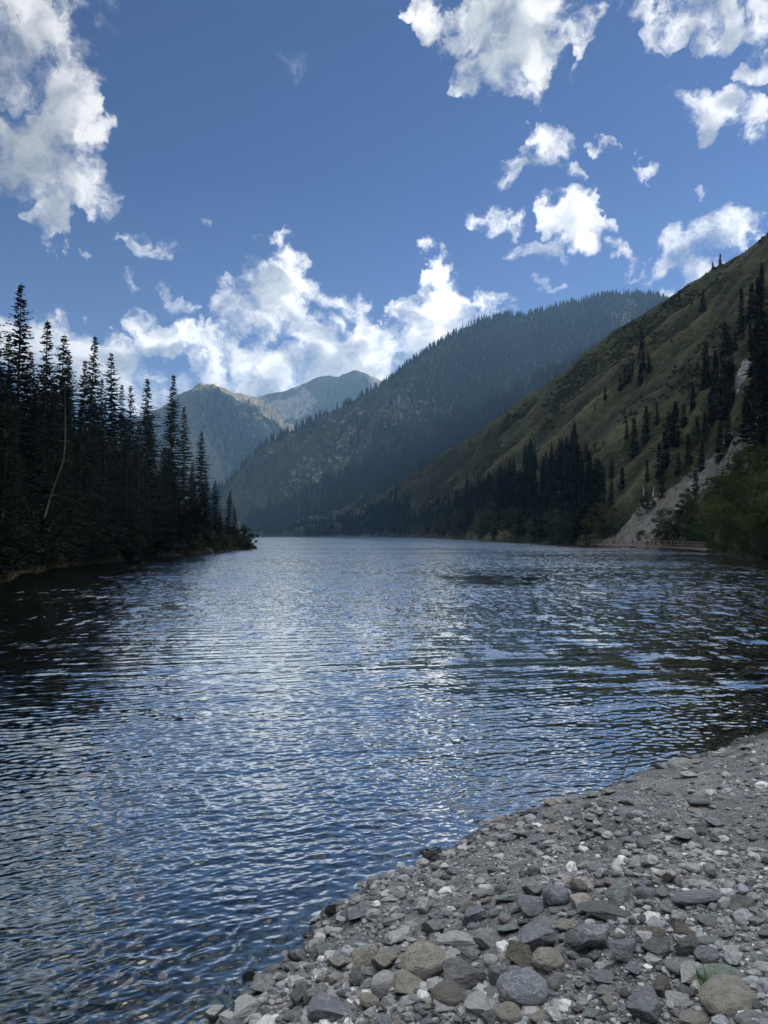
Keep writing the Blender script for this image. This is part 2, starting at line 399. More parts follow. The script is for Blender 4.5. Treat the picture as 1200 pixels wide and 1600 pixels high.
def A_scree(P, T, Q): return polymask(P, SCREE, 9, .12, 41)*.85
def A_dry_relief(P, T, Q):  # dry-grass tone on rib tops, relief light put into the colour
    ph = Q+.125*T+.05*fbm(T*.9, Q*3, o=3, seed=31)
    rib = 1-np.abs(np.mod(ph*5.2, 1)*2-1); rib2 = 1-np.abs(np.mod(ph*12.3+.3*vnoise(T*2, Q*2, seed=35), 1)*2-1)
    return np.clip(smooth(rib, .62, .95)*.8*(.5+.8*vnoise(T*1.7, Q*5, seed=36))+.35*smooth(rib2, .6, .95), 0, 1)
# --- middle hill (forest)
B_foot = [(-560,1330,0),(-330,1300,0),(-250,1290,0),(-190,1300,0),(-130,1310,0),(-80,1320,0),(-20,1330,0),(50,1340,0),(140,1340,0),(230,1340,0),(310,1340,0),(420,1300,0),(560,1250,0),(760,1200,0)]
B_crest = [at(220,838,1390),at(355,756,1410),at(420,692,1460),at(500,652,1520),at(597,603,1580),at(650,563,1630),at(700,528,1680),at(760,500,1740),at(815,493,1790),at(870,481,1830),at(940,463,1860),at(1000,460,1860),at(1040,469,1800),at(1250,560,1650)]
def B_disp(P, t, q):
    gul = fbm(t*1.5+q*.9, q*.8, o=4, seed=51, ridge=True)
    env = smooth(q, 0, .15)*(1-.85*smooth(q, .8, 1))
    return env*(34*gul+12*fbm(P[..., 0]/60, P[..., 1]/60, P[..., 2]/60, 4, 52))+2*fbm(P[..., 0]/20, P[..., 1]/20, o=3, seed=53)
HB = Hill(B_foot, B_crest, B_disp, .10, .3)
ROCKB = [[(585,650),(625,622),(690,618),(730,640),(700,655),(650,662),(600,672)],[(430,775),(455,735),(490,690),(550,665),(580,690),(540,725),(490,760),(450,800)],[(575,650),(610,612),(650,598),(650,615),(600,645)],[(500,672),(540,645),(570,628),(575,640),(530,668)],[(415,800),(440,770),(450,780),(425,815)],[(950,500),(965,475),(985,470),(1000,480),(985,510),(960,515)],[(405,715),(440,690),(470,668),(470,682),(430,712)],[(500,760),(540,735),(560,730),(520,775)]]
def B_rock(P, T, Q):
    return np.clip(.33*polymask(P, ROCKB, 10, .03, 55), 0, 1)
# --- far mountains
C_foot = [(-2600,2100,0),(-1500,2250,0),(-1000,2250,0),(-800,2200,0),(-640,2200,0),(-470,2200,0),(-300,2250,0),(-200,2300,0),(-50,2400,0),(300,2500,0)]
C_crest = [at(-400,560,3300),at(0,690,2950),at(150,672,2850),at(240,642,2800),at(298,607,2800),at(324,600,2800),at(352,609,2840),at(400,637,2900),at(452,672,2950),at(600,780,3000)]
def C_disp(P, t, q):
    env = smooth(q, 0, .15)*(1-.88*smooth(q, .8, 1))
    return env*(75*fbm(t*1.3+.6*q, q*1.1, o=5, seed=61, ridge=True)+25*fbm(P[..., 0]/120, P[..., 1]/120, o=4, seed=62))+3*fbm(P[..., 0]/40, P[..., 1]/40, o=3, seed=63)
HC = Hill(C_foot, C_crest, C_disp, .05, .6)
D_foot = [(-1500,3100,0),(-1000,3100,0),(-700,3100,0),(-420,3100,0),(-200,3150,0),(0,3200,0),(200,3200,0),(400,3250,0),(800,3300,0)]
D_crest = [at(300,625,3900),at(370,615,3900),at(402,621,3900),at(448,609,3920),at(500,590,3950),at(531,588,3960),at(556,578,3980),at(596,596,4000),at(700,640,4000)]
def D_disp(P, t, q):
    env = smooth(q, 0, .15)*(1-.9*smooth(q, .85, 1))
    return env*(110*fbm(t*1.6-.8*q, q*1.2, o=5, seed=71, ridge=True))+4*fbm(P[..., 0]/50, P[..., 1]/50, o=3, seed=73)
HD = Hill(D_foot, D_crest, D_disp, .0, .6)

def hill_mat(name, grass, rockc, scale, bumpd, tanc=None):
    m, n = material(name); pos = n.new('ShaderNodeNewGeometry').outputs['Position']
    g1 = n.noise(pos, scale*.06, 5, .6); g2 = n.noise(pos, scale*.35, 6, .65); g3 = n.noise(pos, scale*1.6, 5, .7)
    f = n.math('ADD', n.math('ADD', n.math('MULTIPLY', g1, .45), n.math('MULTIPLY', g2, .4)), n.math('MULTIPLY', g3, .25))
    c = n.ramp(f, grass)
    rk = n.ramp(n.noise(n.vm('MULTIPLY', pos, (1, 1, 1.6)), scale*.7, 8, .7), rockc)
    mask = n.attr('rock'); mask = n.smooth(n.math('ADD', mask, n.math('MULTIPLY', n.math('SUBTRACT', n.math('ADD', g2, g3), 1.0), 2.2)), .35, .75)
    c = n.mix(mask, c, rk)
    if tanc:
        c = n.mix(n.math('MULTIPLY', n.attr('dry'), n.smooth(g2, .35, .6, .35, 1.0)), c, tanc)
    hgt = n.math('ADD', n.math('MULTIPLY', g2, 1.0), n.math('MULTIPLY', g3, .5))
    finish(n, c, .95, hgt, .8, bumpd, .1); return m
M_hillA = hill_mat('grass_hillside', [(.37,(.003,.007,.003)),(.48,(.009,.016,.006)),(.57,(.021,.027,.010)),(.68,(.056,.055,.024))], [(.3,(.07,.067,.065)),(.5,(.14,.134,.128)),(.7,(.26,.25,.24))], 1.0, 3.0, (.10,.094,.046,1))
M_hillB = hill_mat('forest_floor', [(.35,(.008,.013,.008)),(.55,(.018,.022,.013)),(.7,(.045,.044,.026))], [(.35,(.05,.05,.045)),(.52,(.13,.125,.11)),(.68,(.36,.34,.30))], .25, 6)
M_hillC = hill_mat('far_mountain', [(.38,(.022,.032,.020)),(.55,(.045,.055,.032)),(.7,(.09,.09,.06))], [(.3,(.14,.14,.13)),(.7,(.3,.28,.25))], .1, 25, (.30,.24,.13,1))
HA.build('hillside', np.concatenate([np.linspace(0, 2.5, 40), np.linspace(2.52, 14, 760)]), 330, M_hillA, attrs={'rock': A_scree, 'dry': A_dry_relief})
HB.build('forested_mountain', 560, 300, M_hillB, attrs={'rock': B_rock})
TAN = [[(368,615),(385,616),(402,621),(430,640),(445,660),(430,662),(400,640),(380,628)],[(440,625),(448,640),(436,648)],[(420,652),(470,668),(455,678),(430,665)]]
def D_dry(P, T, Q):
    px, py = project(P); m = polymask(P, [TAN[0], TAN[2]], 3, .02, 75); return m
def C_dry(P, T, Q): return np.clip(polymask(P, [[(324,596),(352,604),(400,634),(452,668),(452,674),(400,642),(350,613),(330,604),(300,612),(296,606)]], 2, .02, 76)*.6, 0, 1)
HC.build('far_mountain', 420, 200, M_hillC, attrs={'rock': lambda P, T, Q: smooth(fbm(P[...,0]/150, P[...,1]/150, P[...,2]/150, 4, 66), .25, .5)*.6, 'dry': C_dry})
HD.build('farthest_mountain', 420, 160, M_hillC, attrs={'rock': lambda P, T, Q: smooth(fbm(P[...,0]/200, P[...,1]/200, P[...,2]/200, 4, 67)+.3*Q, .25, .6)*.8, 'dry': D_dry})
# ground sheet under everything
me = mesh('lake_bed', [(-6000,-3000,-9),(6000,-3000,-9),(6000,6000,-9),(-6000,6000,-9)], Fq=[(0,1,2,3)])
m, n = material('lake_bed'); finish(n, (.05,.055,.05), .95); me.materials.append(m)
tag(ob('lake_bed', me), kind='structure')

# left bank
M_bank, n = material('forest_bank')
pos = n.new('ShaderNodeNewGeometry').outputs['Position']; f = n.noise(pos, .9, 7, .65)
finish(n, n.ramp(f, [(.3,(.012,.014,.007)),(.5,(.020,.020,.011)),(.7,(.045,.040,.025))]), .95, n.noise(pos, 4, 6, .7), .8, .25, .1)
xs = np.concatenate([-np.geomspace(700, 60, 40), np.linspace(-59.5, -20, 150)]); ys = np.concatenate([np.linspace(-150, 28, 25), np.linspace(30, 190, 420), np.linspace(192, 700, 50)])
X, Yg = np.meshgrid(xs, ys, indexing='ij'); H, dL = left_h(X, Yg)
me = mesh('left_bank', np.stack([X, Yg, H], -1).reshape(-1, 3), Fq=grid_faces(len(xs), len(ys)), mats=[M_bank])
tag(ob('wooded_bank', me), kind='structure')

# beach
def beach_mat():
    m, n = material('gravel_beach'); pos = n.new('ShaderNodeNewGeometry').outputs['Position']
    n1 = n.noise(pos, 1.3, 5, .6); n2 = n.noise(pos, 14, 6, .7); n3 = n.noise(pos, 70, 4, .7)
    vo = n.new('ShaderNodeTexVoronoi', {'Vector': pos, 'Scale': 60.0, 'Randomness': 1.0}, feature='F1')
    vc = n.new('ShaderNodeSeparateColor', {0: vo.outputs['Color']}).outputs[0]
    f = n.math('ADD', n.math('ADD', n.math('MULTIPLY', n1, .45), n.math('MULTIPLY', n2, .35)), n.math('MULTIPLY', n3, .25))
    c = n.ramp(f, [(.36,(.070,.073,.077)),(.50,(.118,.120,.122)),(.60,(.19,.19,.188)),(.74,(.31,.31,.30))])
    sp = n.ramp(vc, [(0,(.50,.50,.50)),(.6,(.95,.95,.95)),(.92,(1.35,1.35,1.35)),(1,(2.3,2.3,2.25))])
    c = n.mix(.75, c, n.mix(1.0, c, sp, 'MULTIPLY'))
    z = n.new('ShaderNodeSeparateXYZ', {0: pos}).outputs[2]
    wet = n.smooth(n.math('ADD', z, n.math('MULTIPLY', n.math('SUBTRACT', n2, .5), .10)), .06, .20, 1, 0)
    c = n.mix(n.math('MULTIPLY', wet, .85), c, n.mix(1.0, c, (.38,.36,.33,1), 'MULTIPLY'))
    rough = n.smooth(wet, 0, 1, .93, .35)
    h = n.math('ADD', n.math('MULTIPLY', n2, .5), n.math('ADD', n.math('MULTIPLY', n3, .25), n.math('MULTIPLY', vo.outputs['Distance'], -.35)))
    finish(n, c, rough, h, 1.0, .028, .3); return m
M_beach = beach_mat()
rr = np.concatenate([np.linspace(.05, 2.9, 25), 1/np.linspace(1/3.0, 1/20., 780), np.geomspace(20.5, 75, 30)])
th = np.radians(np.concatenate([np.linspace(-180, -31, 60), np.linspace(-30.5, 33, 640), np.linspace(34, 179, 60)]))
Rr, Th = np.meshgrid(rr, th, indexing='ij'); X, Yg = Rr*np.sin(Th)+0, Rr*np.cos(Th)+0
D = beach_d(X, Yg); H = beach_h(X, Yg, D); H = np.maximum(H, -8)
Qf = grid_faces(len(rr), len(th), True)
keep = (D.ravel()[Qf] > -6).any(1) & ((H.ravel()[Qf]).max(1) > -7.9)
me = mesh('beach', np.stack([X, Yg, H], -1).reshape(-1, 3), Fq=Qf[keep], mats=[M_beach])
BEACH = tag(ob('beach', me), kind='structure')

# ------------------------------------------------------------------ water
def water():
    m, n = material('lake_water')
    geo = n.new('ShaderNodeNewGeometry'); pos = geo.outputs['Position']
    def tilt(vec, sc, amp, detail, rough=.6):
        c = n.noise(vec, sc, detail, rough, col=True)
        v = n.vm('SUBTRACT', c, (.5, .5, .5)); return n.vm('MULTIPLY', v, amp)
    p1 = n.vm('MULTIPLY', n.new('ShaderNodeVectorRotate', {0: pos, 'Angle': R(-6)}, rotation_type='Z_AXIS').outputs[0], (.33, 1, 1))
    wind = n.smooth(n.noise(n.vm('MULTIPLY', pos, (.55, 1, 1)), .035, 3, .5), .32, .62, .62, 1.25)
    a = tilt(p1, .8, (.36, .85, 0), 6, .84)
    p2 = n.vm('MULTIPLY', pos, (2.4, .55, 1))
    g = tilt(p2, .8, (.40, .95, 0), 5, .8)
    a = n.vm('ADD', a, n.vscale(g, n.attr('open')))
    c = tilt(p1, 24., (.14, .28, 0), 2)
    s = n.vm('ADD', n.vscale(a, n.attr('far')), c)
    s = n.vscale(s, wind)
    s = n.vscale(s, n.attr('calm'))
    # seen at a low angle, only the wave faces turned towards the eye are visible
    inc = geo.outputs['Incoming']; sx = n.new('ShaderNodeSeparateXYZ', {0: inc})
    ih = n.vm('NORMALIZE', n.new('ShaderNodeCombineXYZ', {0: sx.outputs[0], 1: sx.outputs[1], 2: 0.0}).outputs[0])
    si = n.new('ShaderNodeVectorMath', {0: s, 1: ih}, operation='DOT_PRODUCT').outputs['Value']
    low = n.smooth(sx.outputs[2], .05, .30, 1, 0)
    s = n.vm('ADD', s, n.vscale(ih, n.math('MULTIPLY', n.math('SUBTRACT', n.math('ABSOLUTE', si), si), low)))
    nor = n.vm('NORMALIZE', n.vm('ADD', geo.outputs['Normal'], s))
    facing = n.new('ShaderNodeVectorMath', {0: nor, 1: inc}, operation='DOT_PRODUCT').outputs['Value']
    schl = n.smooth(facing, .15, .64, 1.0, .06)
    deepb = n.new('ShaderNodeBsdfDiffuse', {'Color': (.008, .018, .021, 1)})
    gl = n.new('ShaderNodeBsdfGlossy', {'Color': (1, .97, .90, 1), 'Roughness': .04, 'Normal': nor})
    body = n.new('ShaderNodeMixShader', {0: schl, 1: deepb.outputs[0], 2: gl.outputs[0]})
    tr = n.new('ShaderNodeBsdfTransparent', {'Color': (.62, .70, .70, 1)})
    shallow = n.new('ShaderNodeMixShader', {0: schl, 1: tr.outputs[0], 2: gl.outputs[0]})
    deep = n.attr('depth')
    mx = n.new('ShaderNodeMixShader', {0: n.smooth(deep, .02, .95), 1: shallow.outputs[0], 2: body.outputs[0]})
    n.l.new(mx.outputs[0], n.out.inputs[0])
    # surface mesh: finer near the beach, coarser far out
    r = np.concatenate([np.linspace(.3, 4.2, 30), 1/np.linspace(1/4.3, 1/1900., 1700)])
    th = np.radians(np.concatenate([np.linspace(-180, -31, 50), np.linspace(-30.5, 30.5, 760), np.linspace(31, 179, 50)]))
    Rr, Th = np.meshgrid(r, th, indexing='ij'); X = Rr*np.sin(Th); Y = Rr*np.cos(Th)
    rng = np.random.RandomState(3); H = np.zeros_like(X)
    dr = np.gradient(r)[:, None]
    db = -beach_d(X, Y)
    for i in range(64):
        lam = math.exp(rng.uniform(math.log(.055), math.log(.27 if i < 58 else 1.0)))
        ang = R(-14)+rng.normal()*R(21)
        if rng.rand() < .15: ang += R(50)
        k = 2*math.pi/lam
        amp = .0034*lam
        fil = smooth(lam/(dr*2), 1.6, 4)
        mod = .55+.9*(.5+.5*vnoise(X/(lam*5)+i*3.1, Y/(lam*2.2), seed=100+i % 7)) if i % 2 else 1
        ph = rng.uniform(0, 6.28)
        wv = np.sin(k*(X*math.sin(ang)+Y*math.cos(ang))+ph+.8*vnoise(X/(lam*2.5), Y/(lam*4), seed=200+i % 5))
        wv = wv+.25*(wv*wv-.5)
        H += amp*fil*mod*wv
    # ripples that turn with the shore near it
    near = np.exp(-np.clip(db, 0, 9)/1.6)
    H = H*(1-.55*near)
    lam = .17; H += near*smooth(.17/(dr*2), 1.4, 3)*.0042*np.sin(2*math.pi*db/lam+2.2*vnoise(X*1.3, Y*1.3, seed=9))*(.5+.5*vnoise(X*.9, Y*.9, seed=10))
    depth = np.clip(-beach_h(X, Y, -db, fine=False), 0, 5)
    me = mesh('lake_water', np.stack([X, Y, H], -1).reshape(-1, 3), Fq=grid_faces(len(r), len(th), True), mats=[m],
              attrs={'depth': np.where(depth > 0, depth, 0).ravel(), 'calm': (1-.45*near).ravel(), 'open': smooth(Rr, 9, 30).ravel(), 'far': ((.42+.78*smooth(Rr, 4, 20)+.35*smooth(Rr, 25, 70)+.55*smooth(Rr, 60, 260))*(1-.85*np.clip(1.25*np.exp(-(((X-7.3-.06*(Y-51))/4.6)**2+((Y-51)/7.5)**2))+1.1*fbm(X/1.1, Y/2.6, o=3, seed=44)*np.exp(-(((X-7.3)/7)**2+((Y-51)/11)**2))-.25, 0, 1))).ravel()})
    return tag(ob('lake_water', me), kind='structure')
water()

# unseen valley side added behind the viewer to cut low fill light
BK = Hill([(-700,-200,0),(-420,-500,0),(-150,-620,0),(150,-620,0),(420,-500,0),(700,-200,0)], [(-1000,-300,330),(-600,-800,380),(-200,-1050,420),(220,-1050,400),(600,-780,360),(980,-260,300)], lambda P, t, q: 18*fbm(P[..., 0]/120, P[..., 1]/120, o=4, seed=99), .1, .5)
BK.build('added_valley_side', 120, 60, M_hillB)

# darker spur of forest in front of the middle mountain
E_foot = [(-330,1215,0),(-215,1180,0),(-150,1170,0),(-60,1175,0),(20,1180,0),(100,1180,0),(190,1170,0),(300,1150,0),(420,1120,0)]
E_crest = [at(395,840,1225),at(415,822,1225),at(465,775,1235),at(545,735,1250),at(612,700,1270),at(690,662,1290),at(790,618,1300),at(880,570,1300),at(1000,520,1280)]
HE = Hill(E_foot, E_crest, lambda P, t, q: smooth(q, 0, .2)*(1-.8*smooth(q, .8, 1))*(22*fbm(t*1.8+q, q, o=4, seed=111, ridge=True))+2*fbm(P[..., 0]/20, P[..., 1]/20, o=3, seed=112), .05, .45)
HE.build('forested_spur', 300, 120, M_hillB)
# ------------------------------------------------------------------ trees
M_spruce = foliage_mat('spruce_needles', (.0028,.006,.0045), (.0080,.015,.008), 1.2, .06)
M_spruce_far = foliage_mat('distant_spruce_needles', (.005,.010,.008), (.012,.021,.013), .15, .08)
M_leaf = foliage_mat('willow_leaves', (.014,.026,.007), (.066,.086,.020), .45, .3)
M_leafdark = foliage_mat('alder_leaves', (.014,.028,.010), (.042,.062,.022), .6, .25)
M_scrub = foliage_mat('scrub_leaves', (.013,.020,.008), (.055,.056,.023), .8, .2)
M_bark = bark_mat('bark', (.030,.024,.019), (.085,.072,.060))
M_pale = bark_mat('bare_wood', (.20,.185,.165), (.42,.39,.35))
M_dead = bark_mat('dead_twigs', (.045,.038,.03), (.10,.085,.07))

def spruce_crown(seed, H, Rm, step, nb, tl, tw, gappy=.12, low=.06):
    """drooping boughs set in whorls up a narrow cone, each hung with small sprays of needles"""
    rg = np.random.RandomState(seed); V = []; cnt = 0
    z = low*H; P, D, S, W = [], [], [], []
    lean = rg.normal(0, .25, 2)
    while z < H*.992:
        f = z/H
        prof = (1-f)**.82*(.80+.2*min(1, f/.12))*(1+.16*math.sin(z*1.1+seed)+.10*math.sin(z*2.9+2*seed))
        L0 = Rm*max(prof, .02)+.10*(f < .94)
        k = max(3, int(nb*(.6+.4*(1-f))))
        a0 = rg.rand()*6.28
        for b in range(k):
            if rg.rand() < gappy*(1+1.2*f): continue
            L = L0*rg.uniform(.55, 1.2)*(1.35 if rg.rand() < .05 else 1); az = a0+6.283*b/k+rg.normal()*.3
            zz = min(z+rg.normal()*step*1.3, H*.985); dr = rg.uniform(.25, .5)*(1-.75*f)-.10*(f > .8)
            ns = max(2, int(L/(tl*.42)))
            s = (np.arange(ns)+rg.rand(ns))/ns
            r = s*L; hz = zz+L*(.12*s-dr*s*s+.10*s**4)
            c, sn = math.cos(az), math.sin(az)
            for side in (-1, 0, 1):
                m = rg.rand(ns) < (.95 if side else .8)
                n_ = m.sum()
                if not n_: continue
                P.append(np.stack([c*r[m], sn*r[m], hz[m]], 1))
                aa = az+side*rg.uniform(.5, 1.1, n_)
                dz = -rg.uniform(.15, .85, n_)*(1-.6*f) + (.25*f)
                D.append(np.stack([np.cos(aa), np.sin(aa), dz], 1)); S.append(tl*rg.uniform(.6, 1.25, n_)*(1-.35*s[m])*(.62+.38*(1-f)))
        z += step*(1.0 if f < .6 else .62)
    P = np.concatenate(P); D = np.concatenate(D); S = np.concatenate(S)
    D /= np.linalg.norm(D, axis=1)[:, None]; n = len(P)
    Rn = rg.normal(size=(n, 3)); Rn[:, 2] *= .4; side = np.cross(D, Rn); side /= np.linalg.norm(side, axis=1)[:, None]+1e-9
    w = (S*tw/tl)[:, None]; S = S[:, None]
    q = np.stack([P-D*S*.1, P+D*S*.4+side*w, P+D*S, P+D*S*.45-side*w*.9], 1)
    q[..., 0] += lean[0]*(q[..., 2]/H)**2; q[..., 1] += lean[1]*(q[..., 2]/H)**2
    # leader
    Vn = q.reshape(-1, 3); Q = np.arange(n*4).reshape(-1, 4)
    return Vn, Q, lean
def spruce_meshes(name, seed, H, Rm, step, nb, tl, tw, mat, gappy=.12, low=.06, seg=7):
    V, Q, lean = spruce_crown(seed, H, Rm, step, nb, tl, tw, gappy, low)
    crown = mesh('crown', V, Fq=Q, mats=[mat], smooth_=False)
    hs = np.linspace(-.03, .995, 8); pts = [(lean[0]*max(h, 0)**2, lean[1]*max(h, 0)**2, h*H) for h in hs]
    tv, tq, tt = tube(pts, [max(.03*H/25, H*.0105*(1.25 if i == 0 else 1-h*.97)) for i, h in enumerate(hs)], seg)
    trunk = mesh('trunk', tv, Fq=tq, Ft=tt, mats=[M_bark])
    return H, trunk, crown
NEAR = [spruce_meshes('s', 300+i, 24, r, .24, 9, .40, .105, M_spruce, g, l) for i, (r, g, l) in enumerate([(3.0,.05,.03),(2.6,.08,.03),(3.4,.04,.02),(2.4,.12,.04),(2.9,.08,.03),(2.7,.15,.03)])]
MID = [spruce_meshes('m', 400+i, 20, r, .5, 8, 1.0, .30, M_spruce, g*.5, .03, 5) for i, (r, g) in enumerate([(2.3,.05),(1.9,.1),(2.7,.06),(2.1,.14),(1.7,.08)])]
def put_spruce(pool, k, x, y, z, h, wide=1.0, rz=None, name='spruce'):
    H, tr, cr = pool[k % len(pool)]
    e = ob(name, None, loc=(x, y, z)); s = h/H; e.scale = (s*wide, s*wide, s); e.rotation_euler = (0, 0, random.uniform(0, 6.28) if rz is None else rz)
    e.rotation_euler[0] = random.gauss(0, .012); e.rotation_euler[1] = random.gauss(0, .012)
    ob('trunk', tr, e); ob('crown', cr, e); return e
SPR = []    # (object, screen x, group key, height)
# spruces of the left bank: top pixel, depth, width factor
LT = [(-8,470,54,1),(22,438,62,1),(46,545,57,.9),(68,498,70,1),(90,520,76,1),(104,548,88,.9),(133,522,80,1.0),(122,560,72,.85),(155,590,98,.95),(178,548,92,1.0),(190,600,108,.85),(203,602,110,.9),(228,589,104,.95),(240,650,122,.9),
 (264,582,118,1.05),(287,634,128,.95),(311,672,134,1.05),(300,720,124,.9),(323,735,138,.9),(338,750,146,1.0),(356,765,152,1.0),(367,790,156,.85),(8,600,56,1.1),(34,575,66,1),(58,600,62,1),(12,520,74,1),(80,600,66,.9),(112,620,70,.9),(146,640,84,.9),(165,655,80,.9),(215,660,96,.9),(250,700,108,.9),(276,735,112,.8),(195,690,86,.9),
 (0,680,50,1.35),(45,765,56,1.3),(88,770,64,1.2),(122,715,68,1.15),(160,740,78,1.2),(200,760,84,1.2),(232,770,94,1.1),(262,780,104,1.1),(290,785,116,1.1),(345,800,140,1.1),(322,800,130,1.1),(66,700,60,1.1),(100,680,72,1.1),(140,700,80,1.0),(180,705,90,1.0),(28,700,58,1.1)]
def left_z(x, y): return float(left_h(np.array([x]), np.array([y]))[0][0])
occupied = []
for i, (px, py, Y, wd) in enumerate(LT):
    x = (px-600)/1200*Y; z = left_z(x, Y)
    if z < .3:                                  # keep the roots on land
        while z < .3 and Y < 170: Y += 1.5; x = (px-600)/1200*Y; z = left_z(x, Y)
    top = at(px, py, Y); h = top[2]-z
    e = put_spruce(NEAR, i*5+i//6, x, Y, z, h, wd*1.2*random.uniform(.92, 1.12)*min(1.35, (24/h)**.45)); SPR.append((e, px, 'left', h)); occupied.append((x, Y))
# and those just outside the view
rg = np.random.RandomState(6); k_ = 0
while k_ < 30:
    x, y = -rg.uniform(27, 62), rg.uniform(8, 66); h_, d_ = left_h(np.array([x]), np.array([y]))
    if d_[0] < 1.5 or (x/y > -.53) or any(math.hypot(x-a, y-b) < 2.6 for a, b in occupied): continue
    h = rg.uniform(17, 25); e = put_spruce(NEAR, k_, x, y, float(h_[0]), h, rg.uniform(1.1, 1.35)); SPR.append((e, float(project(np.array([x, y, 1.]))[0]), 'beyond', h)); occupied.append((x, y)); k_ += 1
# the rows behind them
env = lambda px: np.interp(px, [0, 60, 120, 180, 230, 262, 300, 330, 360], [560, 590, 610, 650, 680, 690, 740, 780, 810])
rg = np.random.RandomState(5); tries = 0; nback = 0
while nback < 66 and tries < 6000:
    tries += 1; px = rg.uniform(-30, 350); Y = rg.uniform(58, 165); x = (px-600)/1200*Y
    hz, dd = left_h(np.array([x]), np.array([Y]))
    if not 1.5 < dd[0] < 40: continue
    if any(math.hypot(x-a, Y-b) < 2.1 for a, b in occupied): continue
    py = env(px)+rg.uniform(-10, 90); h = at(px, py, Y)[2]-float(hz[0])
    if not 6 < h < 29: continue
    e = put_spruce(NEAR, nback, x, Y, float(hz[0]), h, rg.uniform(1.15, 1.4)*min(1.4, (24/h)**.45)); SPR.append((e, px, 'leftback', h)); occupied.append((x, Y)); nback += 1
# spruces on the grassy hill
_tt = np.linspace(1.5, 13.9, 700); _qq = np.linspace(0, 1.0, 220); _T, _Q = np.meshgrid(_tt, _qq, indexing='ij')
_PA = HA(_T, _Q); _pxA, _pyA = project(_PA)
def on_A(px, py):
    d = (_pxA-px)**2+(_pyA-py)**2
    m = d < d.min()+9
    i = np.argmin(np.where(m, _PA[..., 1], 1e9)); return _PA.reshape(-1, 3)[i]
AT = [  # base pixel, top pixel y, width, key
 (1112,418,408,1.2,'crest'),(1124,408,395,1.2,'crest'),(1096,485,455,1,'up'),(1159,520,447,.75,'up'),(1185,520,432,1.3,'up'),(1196,560,500,1.3,'up'),(1170,545,505,.9,'up'),(1148,545,520,.9,'up'),
 (1101,605,533,1,'pair'),(1118,612,545,1,'pair'),(1128,655,560,1.1,'pair'),(1140,640,570,1,'pair'),(1112,660,590,1,'pair'),(1178,640,532,1.4,'rock'),(1192,660,560,1.5,'rock'),(1198,700,600,1.5,'rock'),(1163,650,600,.9,'rock'),
 (1000,545,515,1,'mid'),(1004,575,548,1.1,'mid'),(985,588,562,1,'mid'),(974,600,574,1,'mid'),(982,598,570,1,'mid'),(968,608,585,1,'mid'),(945,622,602,1,'mid'),(998,600,566,1.2,'mid'),(1012,580,553,1,'mid'),
 (1008,690,632,1.1,'low'),(989,712,652,1.0,'low'),(1042,700,640,1.15,'low'),(1054,698,626,1.2,'low'),(1050,690,640,1.1,'low'),(1037,730,672,1,'low'),(1030,745,690,.9,'low'),(1075,728,676,1,'low'),(1010,752,715,.9,'low'),(978,684,655,.8,'low'),(1026,660,628,.9,'low'),(1057,740,705,.9,'low'),(1032,775,735,1,'low'),(1088,690,648,1,'low'),(1100,680,640,1,'low'),(1107,640,612,1,'low'),(1085,770,730,.8,'low'),(1155,760,700,1,'low'),(1146,745,705,.9,'low'),(1176,720,640,1.1,'rock'),(1190,740,650,1.2,'rock'),
 (1130,560,500,1,'up'),(1140,590,520,1,'pair'),(1188,470,410,1,'up'),(1172,500,440,1.1,'up'),(1194,620,540,1.5,'rock'),(1183,590,505,1.3,'rock'),(1135,700,640,1,'low'),(1122,720,662,1,'low'),(1165,690,625,1.1,'low'),(1094,735,690,1,'low'),(1066,665,628,1,'low'),(1080,640,600,1,'mid'),
 (617,785,750,1.4,'notch'),(608,788,765,1.2,'notch'),(630,790,768,1.1,'notch'),(683,792,775,1,'notch'),(657,735,724,1.3,'crest'),(930,640,628,.9,'up'),(872,700,684,1,'up'),
]
for i, (px, pb, pt, wd, key) in enumerate(AT):
    p = on_A(px, pb); h = at(px, pt, p[1])[2]-p[2]; 
    e = put_spruce(MID, i, p[0], p[1], p[2]-.3, max(h, 3), wd*random.uniform(.95, 1.15)*min(1.5, (22/max(h,4))**.4)); SPR.append((e, px, 'hill_'+key, h))
belt_top = lambda px: np.interp(px, [440,520,560,600,640,690,730,770,800,830,860,885,905,930,955,980,1000], [818,806,796,790,788,775,750,742,722,706,700,688,690,700,722,738,752])
belt_foot = lambda px: np.interp(px, [440,600,640,700,800,900,1000], [836,836,836,838,840,842,835])
rg = np.random.RandomState(11); nb_ = 0; occ = []
order = []
tries = 0
while nb_ < 116 and tries < 9000:
    tries += 1; px = rg.uniform(600, 992) if rg.rand() < .88 else rg.uniform(470, 600)
    a, b = belt_top(px)+18, belt_foot(px)
    pb = b-(b-a)*rg.rand()**1.1
    if px > 940 and pb > 815-(px-940)*.9: continue
    p = on_A(px, pb)
    if p[2] < .4: continue
    if any(abs(px-q)*(p[1]/1200) < 1.7 and abs(p[1]-r) < 8 for q, r in occ): continue
    h = rg.uniform(14, 24)*(1.15 if 860 < px < 980 else 1); 
    # keep the tops under the outline the belt has in the photo
    tp = belt_top(px)+rg.uniform(-6, 22)+(rg.rand() < .3)*25
    h = min(h, at(px, tp, p[1])[2]-p[2]); 
    if h < 6: continue
    e = put_spruce(MID, nb_, p[0], p[1], p[2]-.3, h, rg.uniform(1.0, 1.4)*min(1.5, (20/h)**.4)); SPR.append((e, px, 'belt', h)); occ.append((px, p[1])); nb_ += 1
print('spruces', len(SPR))

